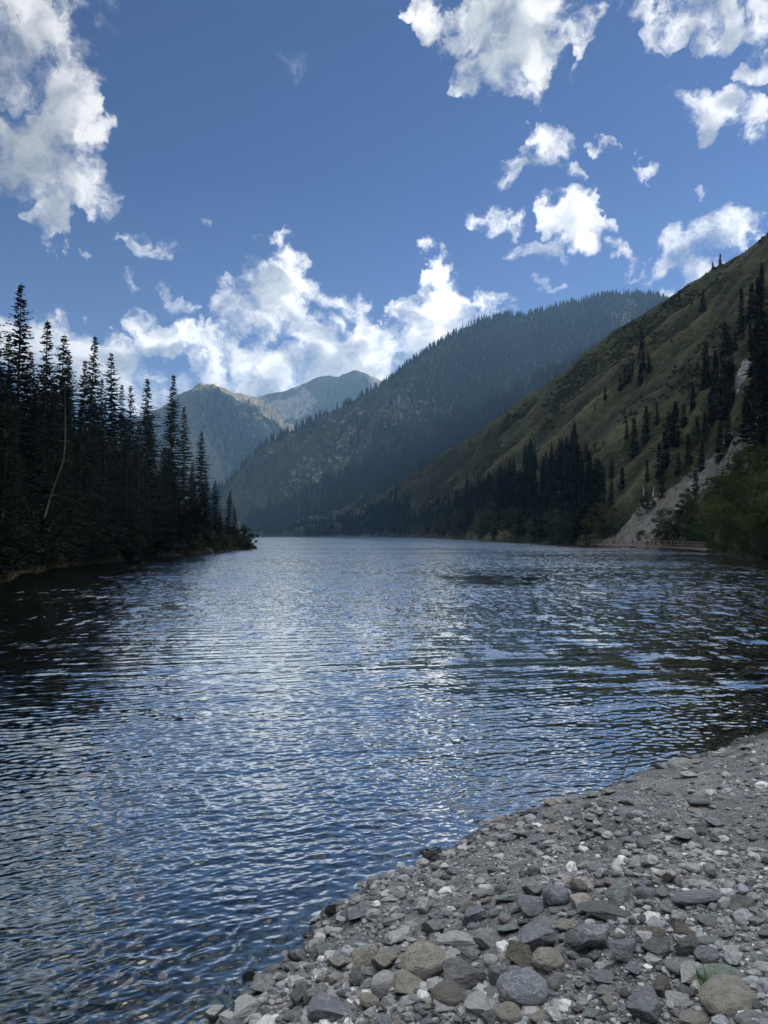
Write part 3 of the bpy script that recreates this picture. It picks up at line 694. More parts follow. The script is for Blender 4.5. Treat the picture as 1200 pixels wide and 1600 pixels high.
# far spruces beyond counting: one object
def far_tree_proto(seed, tiers=6, seg=6):
    rg = np.random.RandomState(seed); V, T = [], []
    for t in range(tiers):
        z0 = .10+.80*t/tiers; z1 = min(1.0, z0+.34*(1-t/tiers*.4)); r = .155*(1-z0)**.85*rg.uniform(.85, 1.15)+.004
        c = len(V); V.append((0, 0, z1)); a0 = rg.rand()*6
        for k in range(seg*2):
            a = a0+math.pi*k/seg; rr_ = r*(rg.uniform(.85, 1.3) if k % 2 == 0 else rg.uniform(.35, .6)); V.append((rr_*math.cos(a), rr_*math.sin(a), z0-(.05 if k % 2 == 0 else -.03)))
        for k in range(seg*2): T.append((c, c+1+k, c+1+(k+1) % (seg*2)))
    c = len(V); w = .012
    V += [(w, 0, -.08), (-w, w, -.08), (-w, -w, -.08), (0, 0, .9)]; T += [(c, c+1, c+3), (c+1, c+2, c+3), (c+2, c, c+3)]
    return np.array(V), np.array(T)
def scatter_trees(name, pts, hs, seed, wide=1.0, label=None, tiers=6, seg=6, group=None):
    rg = np.random.RandomState(seed); protos = [far_tree_proto(seed*10+i, tiers, seg) for i in range(8)]
    Vs, Ts, o = [], [], 0
    which = rg.randint(0, 8, len(pts)); an = rg.rand(len(pts))*6.28; wv = wide*rg.uniform(.75, 1.3, len(pts))
    for k in range(8):
        m = which == k; V, T = protos[k]; P = pts[m]; n = len(P)
        if not n: continue
        c, s = np.cos(an[m])[:, None], np.sin(an[m])[:, None]; h = hs[m][:, None]; w = wv[m][:, None]
        X = (V[None, :, 0]*c-V[None, :, 1]*s)*h*w; Y = (V[None, :, 0]*s+V[None, :, 1]*c)*h*w; Z = V[None, :, 2]*h
        W = np.stack([X+P[:, 0:1], Y+P[:, 1:2], Z+P[:, 2:3]], -1)
        Vs.append(W.reshape(-1, 3)); Ts.append((T[None]+np.arange(n)[:, None, None]*len(V)).reshape(-1, 3)+o); o += n*len(V)
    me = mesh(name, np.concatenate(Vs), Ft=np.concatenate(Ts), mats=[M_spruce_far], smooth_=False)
    return tag(ob(name, me), kind='stuff', label=label, cat='forest')
def sample_hill(Hl, n, t0, t1, q0, q1, seed, dens):
    rg = np.random.RandomState(seed)
    T = np.linspace(t0, t1, 400); Q = np.linspace(q0, q1, 160); TT, QQ = np.meshgrid(T, Q, indexing='ij'); P = Hl(TT, QQ)
    e1 = np.gradient(P, axis=0); e2 = np.gradient(P, axis=1); A = np.linalg.norm(np.cross(e1, e2), axis=-1)*dens(P, TT, QQ)
    A[P[..., 2] < 1] = 0
    c = np.cumsum(A.ravel()); idx = np.searchsorted(c, rg.rand(n)*c[-1]); i, j = np.unravel_index(np.clip(idx, 0, A.size-1), A.shape)
    t = T[i]+(rg.rand(n)-.5)*(T[1]-T[0]); q = np.clip(Q[j]+(rg.rand(n)-.5)*(Q[1]-Q[0]), 0, 1); return Hl(t, q), t, q
def dens_B(P, T, Q):
    rock = B_rock(P, T, Q)
    st = fbm(T*2.2+Q*1.6, Q*1.2, o=4, seed=81); pt = fbm(P[..., 0]/90, P[..., 1]/90, P[..., 2]/90, 4, 82)
    px, py = project(P)
    right = smooth(px, 560, 760)          # the right-hand side is closed forest, the left more open
    return np.clip(.35+.65*right+1.6*(st+.6*pt)*(1-.6*right), .03, 1)*(1-1.1*rock)
rg = np.random.RandomState(21)
pB, tB, qB = sample_hill(HB, 15500, .4, 13, .0, 1.0, 84, dens_B)
low = rg.uniform(10, 21, len(pB))*(1.1-.35*qB)
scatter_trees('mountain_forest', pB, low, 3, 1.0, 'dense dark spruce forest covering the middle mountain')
# a row on the skyline of the middle mountain
tS = np.sort(rg.uniform(1.2, 12.6, 560)); pS = HB(tS, np.full(len(tS), 1.0)+rg.uniform(-.03, .012, len(tS)))
scatter_trees('skyline_forest', pS, rg.uniform(8, 19, len(pS)), 5, 1.0, 'row of small spruces along the skyline of the middle mountain')
pC, tC, qC = sample_hill(HC, 12000, 1.5, 8.8, 0, .93, 86, lambda P, T, Q: np.clip(.45+1.6*fbm(T*2+Q, Q*2, o=4, seed=87)-.5*smooth(Q, .7, 1), .02, 1))
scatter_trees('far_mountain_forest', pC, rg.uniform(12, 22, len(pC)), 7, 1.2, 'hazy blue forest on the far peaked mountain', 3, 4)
# forest at the foot of the grassy hill beyond the counted belt
def dens_shore(P, T, Q):
    px, py = project(P)
    far = (py > belt_top(px)+6) & (px < 640) & (px > 405)
    belt = (py > belt_top(px)+24) & (px >= 640) & (px < 900) & (py < 826) & ~((px > 935) & (py > 812-(px-940)*.9))
    return far*np.where(px < 600, 3.0, 1.0)+belt*.8
pa, ta, qa = sample_hill(HA, 2300, 3.5, 13.6, 0.0, 1, 88, dens_shore)
scatter_trees('shore_forest', pa, np.random.RandomState(2).uniform(7, 16, len(pa)), 9, 1.1, 'thick small spruces along the far shore at the hill foot')
pe, te, qe = sample_hill(HE, 3600, .6, 7.5, 0.0, 1.0, 89, lambda P, T, Q: .4+.6*smooth(fbm(P[..., 0]/60, P[..., 1]/60, P[..., 2]/60, 3, 90), -.3, .2))
scatter_trees('spur_forest', pe, np.random.RandomState(3).uniform(11, 24, len(pe)), 10, 1.0, 'dark dense spruce forest on the spur in front of the middle mountain')

# ------------------------------------------------------------------ broadleaf trees and shrubs
def leafy(seed, H, W, nclump, leaves, ls, mat, barkm=M_bark, trunk_h=.35, limbs=6, base=0.1, round_=1.0, wood=True):
    rg = np.random.RandomState(seed); parts = []; tips = []
    th = H*trunk_h
    if wood:
        pts = [(0, 0, -.4), (rg.normal()*.03*H, rg.normal()*.03*H, th*.5), (rg.normal()*.05*H, rg.normal()*.05*H, th), (rg.normal()*.08*H, rg.normal()*.08*H, H*.7)]
        parts.append(tube(pts, [H*.022, H*.018, H*.014, H*.005], 6))
        for i in range(limbs):
            a = rg.rand()*6.28; f = rg.uniform(.5, 1.0); s = Vector(pts[1]).lerp(Vector(pts[2]), f)
            e = Vector((math.cos(a)*W*rg.uniform(.3, .75), math.sin(a)*W*rg.uniform(.3, .75), H*rg.uniform(.45, .9)))
            m = s.lerp(e, .5)+Vector((0, 0, -.04*H)); parts.append(tube([s, m, e], [H*.010, H*.007, H*.003], 5, False)); tips.append(e)
    C = []
    for i in range(nclump):
        u = rg.normal(size=3); u /= np.linalg.norm(u); r = rg.uniform(.45, 1)**.6
        c = np.array([u[0]*W*r, u[1]*W*r, H*(.5+base/2)+u[2]*H*(.5-base/2)*r*round_*.92]); C.append((c, rg.uniform(.12, .25)*min(W*1.4, H*.6)))
    n = leaves; which = rg.randint(0, len(C), n); cc = np.array([c for c, _ in C])[which]; cr = np.array([r for _, r in C])[which]
    d = rg.normal(size=(n, 3)); d /= np.linalg.norm(d, axis=1)[:, None]; rad = rg.uniform(.5, 1.1, n)[:, None]
    P = cc+d*cr[:, None]*rad*np.array([1, 1, .75]); P[:, 2] = np.maximum(P[:, 2], base*H*.3)
    up = d+rg.normal(size=(n, 3))*.7; up /= np.linalg.norm(up, axis=1)[:, None]
    a = np.cross(up, rg.normal(size=(n, 3))); a /= np.linalg.norm(a, axis=1)[:, None]; b = np.cross(up, a)
    s = (ls*rg.uniform(.6, 1.3, n))[:, None]
    q = np.stack([P-a*s, P-b*s*.45, P+a*s, P+b*s*.45], 1).reshape(-1, 3)
    crown = mesh('crown', q, Fq=np.arange(n*4).reshape(-1, 4), mats=[mat], smooth_=False)
    trunk = None
    if wood:
        V, Q, T = join(parts); trunk = mesh('trunk', V, Fq=Q, Ft=T, mats=[barkm])
    return H, trunk, crown
BROAD = [leafy(500+i, 10, w, 38, 5200, .17, m_, trunk_h=.35) for i, (w, m_) in enumerate([(3.4, M_leafdark), (4.0, M_leafdark), (3.2, M_scrub)])]
BIG = [leafy(520+i, 12, w, 42, 12500, .13, M_leaf, base=.04) for i, w in enumerate([4.6, 5.4])]
SHRUB = [leafy(540+i, 3, 1.9, 16, 1500, .10, m_, wood=True, base=.02, trunk_h=.2) for i, m_ in enumerate([M_scrub, M_leafdark, M_scrub, M_leafdark])]
def put_leafy(pool, k, x, y, z, h, wide, name):
    H, tr, cr = pool[k % len(pool)]; e = ob(name, None, loc=(x, y, z)); s = h/H; e.scale = (s*wide, s*wide, s); e.rotation_euler = (0, 0, random.uniform(0, 6.28))
    if tr: ob('trunk' if name != 'shrub' else 'stem', tr, e)
    ob('crown' if name != 'shrub' else 'foliage', cr, e); return e
OTH = []
for i, (px, pb, pt, wd, k, lab) in enumerate([
 (1188,872,728,1.25,0,'big bright green broadleaf tree at right edge, its foot at the water'),
 (1152,862,758,1.0,1,'bright green broadleaf tree beside the end of the boardwalk'),
 (1198,850,690,1.1,1,'tall bushy green tree high behind the two at the right edge'),
 (1128,862,775,1.0,0,'small leaning green tree directly above the boardwalk end')]):
    p = on_A(min(px, 1195), pb); e = put_leafy(BIG, k, p[0], p[1], p[2]-.2, at(px, pt, p[1])[2]-p[2], wd, 'broadleaf_tree'); tag(e, lab, 'tree', 'broadleaf trees at the right shore')
W_ = [(690,840,800,'pale bushy willow'),(715,840,795,'rounded willow'),(745,842,802,'low reddish bushy tree'),(768,842,782,'tall pale green willow'),(800,843,790,'dark rounded willow'),(835,845,800,'small dark willow'),(868,848,793,'pale round-crowned willow'),(890,847,795,'dark broad willow'),(935,843,782,'wide willow with a bare pale trunk'),(958,835,790,'willow at the edge of the scree'),(1040,852,790,'dark bushy tree on the scree'),(1062,852,782,'dark leafy tree below the scree'),(1085,856,790,'dark broad tree above the boardwalk'),(1105,858,800,'dense dark tree behind the boardwalk end'),(1010,800,765,'scrubby tree above the scree'),(1072,800,760,'dark scrubby gully tree'),(660,839,815,'low willow near the far shore'),(640,838,820,'low pale willow at far shore')]
for i, (px, pb, pt, lab) in enumerate(W_):
    p = on_A(px, pb); h = at(px, pt, p[1])[2]-p[2]; e = put_leafy(BROAD, i, p[0], p[1], max(p[2], .1)-.2, h, 1.0 if i != 8 else 1.25, 'willow_tree')
    tag(e, lab+(' on the right shore, '+ordinal(sorted([w[0] for w in W_]).index(px)+1)+' from the left'), 'tree', 'broadleaf trees along the right shore')
rg = np.random.RandomState(31); SH = []
for i in range(70):       # shrubs on the lip of the left bank
    for _ in range(40):
        Y = rg.uniform(48, 160); x = -26-rg.uniform(0, 9)*(.6+Y/160); hz, dd = left_h(np.array([x]), np.array([Y]))
        if .15 < dd[0] < 3.2: break
    h = rg.uniform(1.0, 2.8)*(1+.3*(Y > 120)); e = put_leafy(SHRUB, rg.randint(4), x, Y, float(hz[0])-.1, h, rg.uniform(.9, 1.5), 'shrub'); SH.append((e, float(project(np.array([x, Y, 1.]))[0]), 'left'))
for (px, pb, h) in [(388,856,3.6),(382,857,2.8),(374,858,4.2),(365,858,3.0),(379,855,5.0)]:
    Y = 157; x = (px-600)/1200*Y; e = put_leafy(SHRUB, 1, x, Y-rg.uniform(0, 3), .2, h, 1.1, 'shrub'); SH.append((e, px, 'tip'))
for i in range(70):       # shrubs along the foot of the right hill
    px = rg.uniform(600, 1130); pb = np.interp(px, [600,700,800,900,1000,1130], [838,841,845,850,853,858])-rg.uniform(0, 6); 
    if 935 < px < 1030 and rg.rand() < .85: continue
    p = on_A(px, pb); e = put_leafy(SHRUB, rg.randint(4), p[0], p[1], p[2]-.2, rg.uniform(1.6, 4.2), rg.uniform(1, 1.6), 'shrub'); SH.append((e, px, 'right'))
for i in range(60):       # bushes on the steeper ground of the right hill
    px = rg.uniform(985, 1195); pb = rg.uniform(620, 830)
    if inpoly(np.array([px]), np.array([pb]), SCREE[0])[0] and rg.rand() < .8: continue
    p = on_A(px, pb); e = put_leafy(SHRUB, rg.randint(4), p[0], p[1], p[2]-.2, rg.uniform(1.2, 3.4), rg.uniform(1, 1.7), 'shrub'); SH.append((e, px, 'slope'))
# low brush over the grassy hill: one mass
def brush():
    P, t, q = sample_hill(HA, 13000, 1.5, 10, .04, .99, 91, lambda P, T, Q: np.clip(fbm(P[...,0]/22, P[...,1]/45, P[...,2]/22, 4, 92)*3-.1, 0, 1)*(1-A_scree(P, T, Q))*(1.2/np.clip(P[...,1]/300, .5, 3)))
    rg = np.random.RandomState(5); V0, T0 = ico(1); n = len(P)
    k = 9; off = rg.normal(size=(n, k, 3))*np.array([.9, 1.2, .3]); s = rg.uniform(.35, 1.1, (n, 1, 1))
    c = P[:, None]+off*s*1.0; c[..., 2] += .25*s[..., 0]
    c = c.reshape(-1, 3); m = len(c); d = rg.normal(size=(m, 3)); d /= np.linalg.norm(d, axis=1)[:, None]; a = np.cross(d, rg.normal(size=(m, 3))); a /= np.linalg.norm(a, axis=1)[:, None]; b = np.cross(d, a)
    r = rg.uniform(.3, .85, (m, 1))
    q_ = np.stack([c-a*r, c-b*r*.7, c+a*r, c+b*r*.7], 1).reshape(-1, 3)
    me = mesh('hill_brush', q_, Fq=np.arange(m*4).reshape(-1, 4), mats=[M_scrub], smooth_=False)
    tag(ob('hill_brush', me), kind='stuff', label='low scattered brush over the grassy hillside', cat='brush')
brush()
def grass_strip():
    """rough grass and herbs on the water's edge below the left trees"""
    rg = np.random.RandomState(8); n = 9000
    Y = rg.uniform(46, 162, n); x = -24-rg.uniform(0, 14, n); H, dd = left_h(x, Y); m = (dd > .0) & (dd < 3.5); x, Y, H = x[m], Y[m], H[m]; n = len(x)
    h = rg.uniform(.15, .6, n)[:, None]; a = rg.rand(n)*6.28; w = rg.uniform(.05, .22, n)[:, None]; u = np.stack([np.cos(a), np.sin(a), 0*a], 1); P = np.stack([x, Y, H-.03], 1)
    tip = P+np.stack([rg.normal(0, .15, n), rg.normal(0, .15, n), h[:, 0]], 1)
    V = np.stack([P-u*w, P+u*w, tip], 1).reshape(-1, 3)
    tag(ob('bank_grass', mesh('bank_grass', V, Ft=np.arange(n*3).reshape(-1, 3), mats=[M_scrub], smooth_=False)), kind='stuff', label='rough grass along the edge of the wooded bank', cat='grass')
grass_strip()

def wood_beyond():
    rg = np.random.RandomState(61); n = 5000; x = -rg.uniform(28, 330, n); y = rg.uniform(-60, 420, n); h, d = left_h(x, y)
    px = project(np.stack([x, y, h], -1))[0]
    m = (d > 2) & (d < 160) & (x < -72) & (y > 40) & (px < 330); P = np.stack([x, y, h-.2], -1)[m]
    scatter_trees('left_forest', P[:1800], rg.uniform(15, 22, len(P[:1800]))*np.where(P[:1800, 1] > 120, .6, 1), 12, 1.1, 'rest of the dark spruce wood deeper on the left bank')
wood_beyond()

# labels of the spruces and shrubs: counted from the left within each stand
TXT = {'beyond': ('spruce beyond the left edge of the view on the left bank, {} from the left', 'spruces beyond the view on the left bank'),
 'left': ('tall dark spruce, {} from the left in the front stand of the left bank', 'spruces at the front of the left bank'),
 'leftback': ('spruce half hidden behind the front stand of the left bank, {} from the left', 'spruces deeper in the left bank wood'),
 'hill_crest': ('tiny spruce on the bare crest of the grassy hill, {} from the left', 'spruces on the grassy hill'),
 'hill_up': ('spruce standing high on the grassy hill near its crest, {} from the left', 'spruces on the grassy hill'),
 'hill_pair': ('tall narrow spruce in the clump left of the pale outcrop, {} from the left', 'spruces on the grassy hill'),
 'hill_rock': ('large dark spruce beside the pale outcrop at right edge, {} from the left', 'spruces on the grassy hill'),
 'hill_mid': ('small spruce in the loose group halfway up the grassy hill, {} from the left', 'spruces on the grassy hill'),
 'hill_low': ('spruce on the lower grassy slope above the scree, {} from the left', 'spruces on the grassy hill'),
 'hill_notch': ('small spruce at the far left end of the grassy hill, {} from the left', 'spruces on the grassy hill'),
 'belt': ('dark spruce in the thick belt along the right shore, {} from the left', 'spruces in the belt along the right shore')}
for key, (txt, grp) in TXT.items():
    L = sorted([s for s in SPR if s[2] == key], key=lambda s: s[1])
    for i, s in enumerate(L): tag(s[0], txt.format(ordinal(i+1)), 'tree', grp)
TXS = {'left': ('shrub on the water edge under the left bank spruces, {} from the left', 'shrubs along the left bank'), 'tip': ('leafy bush overhanging the tip of the wooded point, {} from the left', 'bushes at the point'),
 'right': ('low shrub at the foot of the right shore trees, {} from the left', 'shrubs along the right shore'), 'slope': ('bush on the steep slope around the scree, {} from the left', 'bushes on the slope by the scree')}
for key, (txt, grp) in TXS.items():
    for i, s in enumerate(sorted([s for s in SH if s[2] == key], key=lambda s: s[1])): tag(s[0], txt.format(ordinal(i+1)), 'shrub', grp)
# ------------------------------------------------------------------ stones
def rock_mat(name, cols, vein=(.62,.61,.58), veins=.0, speck=.0, sc=1.0, rough=.85):
    m, n = material(name); tc = n.new('ShaderNodeTexCoord').outputs['Object']; rnd = n.new('ShaderNodeObjectInfo').outputs['Random']
    off = n.vm('ADD', tc, n.new('ShaderNodeCombineXYZ', {0: n.math('MULTIPLY', rnd, 37), 1: n.math('MULTIPLY', rnd, 91), 2: rnd}).outputs[0])
    a = n.noise(off, 2.2*sc, 7, .68, dist=.4); b = n.noise(off, 13*sc, 5, .7)
    f = n.math('ADD', n.math('MULTIPLY', a, .7), n.math('MULTIPLY', b, .3))
    cols = [tuple(min(.75, v*1.5) for v in q) for q in cols]
    c = n.ramp(f, [(.32, cols[0]), (.5, cols[1]), (.68, cols[2])])
    if veins:
        w = n.noise(off, 1.7*sc, 6, .62, dist=1.2); v = n.math('ABSOLUTE', n.math('SUBTRACT', w, .5)); v = n.smooth(v, .0, .035, 1, 0)
        c = n.mix(n.math('MULTIPLY', v, veins), c, vein)
    if speck:
        c = n.mix(n.math('MULTIPLY', n.smooth(n.noise(off, 42*sc, 2, .5), .56, .66), speck), c, (.03,.03,.03))
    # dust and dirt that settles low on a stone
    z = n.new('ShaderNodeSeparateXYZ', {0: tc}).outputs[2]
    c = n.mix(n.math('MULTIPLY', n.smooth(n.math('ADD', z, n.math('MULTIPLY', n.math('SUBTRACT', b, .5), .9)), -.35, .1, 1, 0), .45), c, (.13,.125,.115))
    # stones at the water line are wet
    wz = n.new('ShaderNodeSeparateXYZ', {0: n.new('ShaderNodeNewGeometry').outputs['Position']}).outputs[2]
    wet = n.smooth(n.math('ADD', wz, n.math('MULTIPLY', n.math('SUBTRACT', b, .5), .06)), .035, .10, 1, 0)
    c = n.mix(n.math('MULTIPLY', wet, .8), c, n.mix(1.0, c, (.30,.29,.28,1), 'MULTIPLY'))
    h = n.math('ADD', a, n.math('MULTIPLY', b, .5))
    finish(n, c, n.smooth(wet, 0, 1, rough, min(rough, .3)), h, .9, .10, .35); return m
RM = {
 'blue': rock_mat('blue_grey_stone', [(.10,.115,.135),(.17,.19,.215),(.29,.31,.33)], veins=.75),
 'slate': rock_mat('slate_stone', [(.11,.12,.138),(.17,.182,.20),(.27,.28,.30)], veins=.25),
 'dark': rock_mat('dark_stone', [(.06,.06,.06),(.11,.11,.108),(.19,.19,.185)], veins=.3),
 'flat': rock_mat('smooth_green_grey_stone', [(.10,.11,.105),(.125,.135,.13),(.155,.165,.155)], rough=.6),
 'grey': rock_mat('grey_stone', [(.13,.13,.127),(.21,.21,.205),(.33,.33,.32)], veins=.35),
 'pale': rock_mat('pale_stone', [(.25,.245,.235),(.38,.375,.36),(.55,.545,.53)], veins=.2),
 'beige': rock_mat('beige_granite', [(.20,.185,.155),(.30,.28,.24),(.41,.39,.34)], speck=.8, sc=1.2),
 'pink': rock_mat('pinkish_quartz', [(.30,.25,.21),(.48,.43,.38),(.66,.63,.58)], veins=.4, vein=(.35,.22,.15)),
 'brown': rock_mat('brown_stone', [(.085,.076,.066),(.145,.13,.11),(.22,.20,.17)]),
 'green': rock_mat('green_grey_stone', [(.11,.135,.125),(.18,.21,.195),(.29,.32,.30)], veins=.3),
 'wet': rock_mat('wet_dark_stone', [(.012,.013,.014),(.025,.026,.027),(.05,.05,.05)], rough=.2),
}
def stone_mesh(seed, kind, level=4, mat=None):
    """unit stone: 'round', 'block', 'slab' or 'shard', faceted by cutting planes"""
    rg = np.random.RandomState(seed); V, T = ico(level); V = V.copy(); U = V.copy()
    if kind in ('block', 'shard', 'slab'):
        ncut = {'block': 13, 'shard': 10, 'slab': 9}[kind]
        for i in range(ncut):
            nrm = rg.normal(size=3); nrm /= np.linalg.norm(nrm); d = rg.uniform(.42, .72)
            k = V@nrm; over = k > d; V[over] -= np.outer((k[over]-d)*.94, nrm)
    amp = {'round': .10, 'block': .09, 'slab': .06, 'shard': .08}[kind]
    nz = fbm(U[:, 0]*1.3+seed, U[:, 1]*1.3, U[:, 2]*1.3, 3, seed)*amp*1.6+fbm(U[:, 0]*4+seed, U[:, 1]*4, U[:, 2]*4, 4, seed+9, .6)*amp*(.35 if kind == 'round' else .75)
    if kind == 'round':
        nz += .12*vnoise(U[:, 0]*.9+seed, U[:, 1]*.9, U[:, 2]*.9, seed+3)
    V = V*(1+nz[:, None])
    V -= (V.max(0)+V.min(0))/2; V /= np.abs(V).max(0)
    sm = kind == 'round'
    return mesh('stone', V, Ft=T, mats=[mat] if mat else [], smooth_=sm)
# where a screen position read off the photo meets the beach
def beach_hit(px, py):
    d = ray(px, py); ys = np.linspace(2.0, 16, 1500); x = d[0]/d[1]*ys; z = CAM_H+d[2]/d[1]*ys
    g = beach_h(x, ys, fine=False); i = np.argmax(g >= z)
    if not (g >= z).any(): return None
    return np.array([x[i], ys[i], g[i]])
_pool = {}
def pool_mesh(kind, mat, v, level=4):
    key = (kind, mat, v, level)
    if key not in _pool: _pool[key] = stone_mesh(700+v*13+{'round': 0, 'block': 100, 'slab': 200, 'shard': 300}[kind], kind, level, RM[mat])
    return _pool[key]
STONES = []
def put_stone(px, py, w, h, kind, mat, v, label=None, deep=.35, rz=None, tilt=0, level=4, big=False):
    """w, h: width and height in the photo's pixels at that spot"""
    p = beach_hit(px, py+h*.30)
    if p is None: return None
    dist = p[1]; W = w/1200*dist; Hh = h/1200*dist
    hz = max(.35*Hh, (Hh-.36*W)*.95) if kind != 'slab' else .30*Hh
    hz = min(hz*1.12, .56*W)
    o = ob('stone', pool_mesh(kind, mat, v, level))
    o.scale = (W*.5, W*.5*random.uniform(.72, 1.0) if kind != 'slab' else W*.5*random.uniform(.6,.8), max(hz*.78, .13*W)); 
    o.rotation_euler = (random.gauss(0, .12), random.gauss(0, .12)+tilt, random.uniform(-.5, .5) if rz is None else rz)
    o.location = (p[0], p[1]+.12*W, p[2]+o.scale[2]*(1-deep*1.4))
    STONES.append(dict(o=o, px=px, py=py, w=w, x=p[0], y=p[1], mat=mat, kind=kind, label=label, r=W*.5))
    return o
LM = [
 (925,1465,54,58,'block','blue',0,'big angular blue-grey boulder with a white-streaked top','big blue-grey boulder'),
 (948,1430,68,26,'slab','flat',1,'flat smooth green-grey slab behind the big angular blue-grey boulder','flat green-grey slab'),
 (1140,1561,70,44,'round','beige',2,'smooth rounded beige stone beside the grass tuft','smooth beige stone'),
 (1135,1527,68,36,'block','green',3,'green-grey block above the grass tuft','green-grey block'),
 (1107,1493,36,22,'round','slate',4,'smooth pale blue oval stone','pale blue oval stone'),
 (1108,1470,44,22,'slab','green',5,'pale greenish ragged stone behind the smooth blue oval stone',None),
 (1038,1545,32,34,'block','brown',6,'tan brown knobbly stone on the gravel','tan brown stone'),
 (858,1505,44,34,'round','beige',7,'domed beige granite stone with its foot in shade','domed beige stone'),
 (820,1553,76,52,'round','blue',8,'large smooth blue-grey boulder at the bottom','large smooth blue-grey boulder'),
 (834,1469,52,36,'block','slate',9,'ridged dark blue-grey stone','ridged slate stone'),
 (885,1447,30,18,'round','beige',1,'small rounded beige stone left of the big angular boulder',None),
 (911,1385,34,24,'block','pink',2,'pinkish white quartz stone in the upper pair','pinkish quartz stone'),
 (910,1409,30,22,'block','pink',3,'rusty white quartz stone just below the pinkish one',None),
 (1048,1373,24,20,'block','pink',4,'cream stone with an orange tint',None),
 (1092,1405,68,22,'slab','slate',5,'long dark blue slab lying flat','long dark blue slab'),
 (1033,1482,46,26,'block','dark',6,'dark craggy stone with pale streaks','dark craggy stone'),
 (1075,1483,36,30,'block','dark',7,'dark craggy stone to the right of its craggy twin',None),
 (1068,1456,28,28,'block','brown',8,'upright brown wedge of stone',None),
 (1018,1460,36,20,'round','brown',9,'dull brown rounded stone behind the craggy ones',None),
 (1080,1530,38,30,'shard','pale',1,'pale lilac angular stone left of the grass tuft','pale lilac stone'),
 (1065,1507,46,16,'slab','grey',2,'light grey flat stone below the craggy pair',None),
 (1063,1563,34,20,'shard','pale',3,'thin pale shard left of the grass tuft',None),
 (1090,1593,46,22,'round','beige',4,'rounded beige stone at the very bottom',None),
 (1180,1592,58,22,'slab','grey',5,'flat grey slab cut by the bottom right corner',None),
 (1015,1576,54,40,'block','slate',6,'purple-grey block near the bottom','purple-grey block'),
 (975,1486,42,30,'shard','slate',7,'purplish slanting stone right of the big angular boulder',None),
 (415,1541,42,30,'block','grey',8,'light grey angled block at the water edge','light grey waterside block'),
 (389,1530,20,30,'round','wet',9,'black wet stone standing in the water','black wet stone'),
 (385,1578,46,30,'block','pale',1,'pale block near the bottom end of the shore','pale bottom-left block'),
 (518,1573,62,46,'slab','slate',2,'broad dark blue-grey slab near the bottom','broad dark slab'),
 (574,1503,46,46,'block','beige',3,'tall beige boulder with squared sides','tall beige boulder'),
 (601,1508,38,44,'block','beige',4,'beige boulder leaning on the tall squared one',None),
 (563,1531,32,22,'block','dark',5,'dark block wedged under the tall beige boulder',None),
 (665,1508,70,54,'round','beige',6,'large rounded speckled boulder','large speckled boulder'),
 (697,1506,36,26,'round','pale',7,'pale rounded stone against the large speckled boulder',None),
 (642,1540,54,38,'block','beige',8,'beige boulder with one dark broken face','broken beige boulder'),
 (703,1558,48,32,'round','brown',9,'smooth brown egg-shaped stone','brown egg-shaped stone'),
 (724,1530,68,42,'block','dark',1,'dark grey-brown boulder above the brown egg-shaped stone','dark boulder'),
 (600,1541,38,30,'round','pale',2,'cream stone left of the broken beige boulder',None),
 (516,1426,16,16,'round','wet',3,'black wet stone at the lapping water','small black wet stone'),
 (560,1424,34,34,'slab','slate',4,'slate-coloured split stone near the water','split slate stone'),
 (613,1403,20,11,'shard','pale',5,'small bright white stone near the water',None),
 (664,1418,24,24,'block','pale',6,'whitish speckled stone alone on the gravel','whitish lone stone'),
 (781,1526,34,30,'block','slate',7,'slate blue stone above the large smooth boulder',None),
 (815,1498,42,38,'block','brown',8,'grey-brown angular stone with a pinkish vein',None),
 (738,1434,32,24,'block','slate',9,'blue slate stone at the upper edge of the boulders','upper slate stone'),
 (716,1470,54,28,'slab','pale',1,'long stone with pale bands','pale-banded stone'),
 (762,1473,38,28,'block','grey',2,'grey streaked stone right of the pale-banded one',None),
 (832,1417,36,26,'shard','slate',3,'slate shard near the middle of the beach','slate shard'),
 (335,1590,28,24,'block','pale',4,'pale block at the lowest tip of the shore',None),
 (366,1593,36,18,'slab','blue',5,'bluish flat stone at the lowest tip of the shore',None),
 (470,1560,30,26,'block','dark',6,'dark folded stone left of the broad dark slab',None),
 (492,1558,34,36,'block','grey',7,'pale-topped stone touching the broad dark slab',None),
 (1188,1500,20,12,'round','green',8,'small greenish stone at the right edge',None),
 (936,1192,22,12,'round','pale',9,'pale stone on the rise near the far beach edge',None),
]
NAMED = []
for (px, py, w, h, kind, mat, v, lab, short) in LM:
    o = put_stone(px, py, w*1.16, h*1.18, kind, mat, v, lab, level=5 if w > 28 else 4, deep=.26 if mat != 'wet' else .1)
    if o and short: NAMED.append((short, o.location.x, o.location.y))
# the other large stones: bands of them as in the photo
rg = np.random.RandomState(77); random.seed(78)
BANDS = [ # polygon (photo pixels), count, width range, favoured colours
 ([(560,1480),(760,1400),(900,1370),(1060,1360),(1060,1420),(900,1480),(860,1600),(560,1600)], 92, (14,46)),
 ([(340,1600),(400,1540),(470,1480),(560,1470),(570,1600)], 34, (10,36)),
 ([(880,1480),(1000,1420),(1200,1380),(1200,1440),(1090,1470),(1060,1600),(900,1600)], 36, (12,40)),
 ([(1060,1600),(1100,1480),(1200,1420),(1200,1600)], 7, (9,20)),
 ([(745,1290),(790,1270),(900,1240),(960,1230),(1000,1260),(880,1310),(760,1335)], 34, (12,28)),
 ([(950,1225),(1080,1170),(1200,1160),(1200,1330),(1000,1330),(900,1300)], 52, (10,30)),
 ([(640,1330),(700,1310),(760,1300),(740,1340),(680,1350)], 10, (8,20)),
]
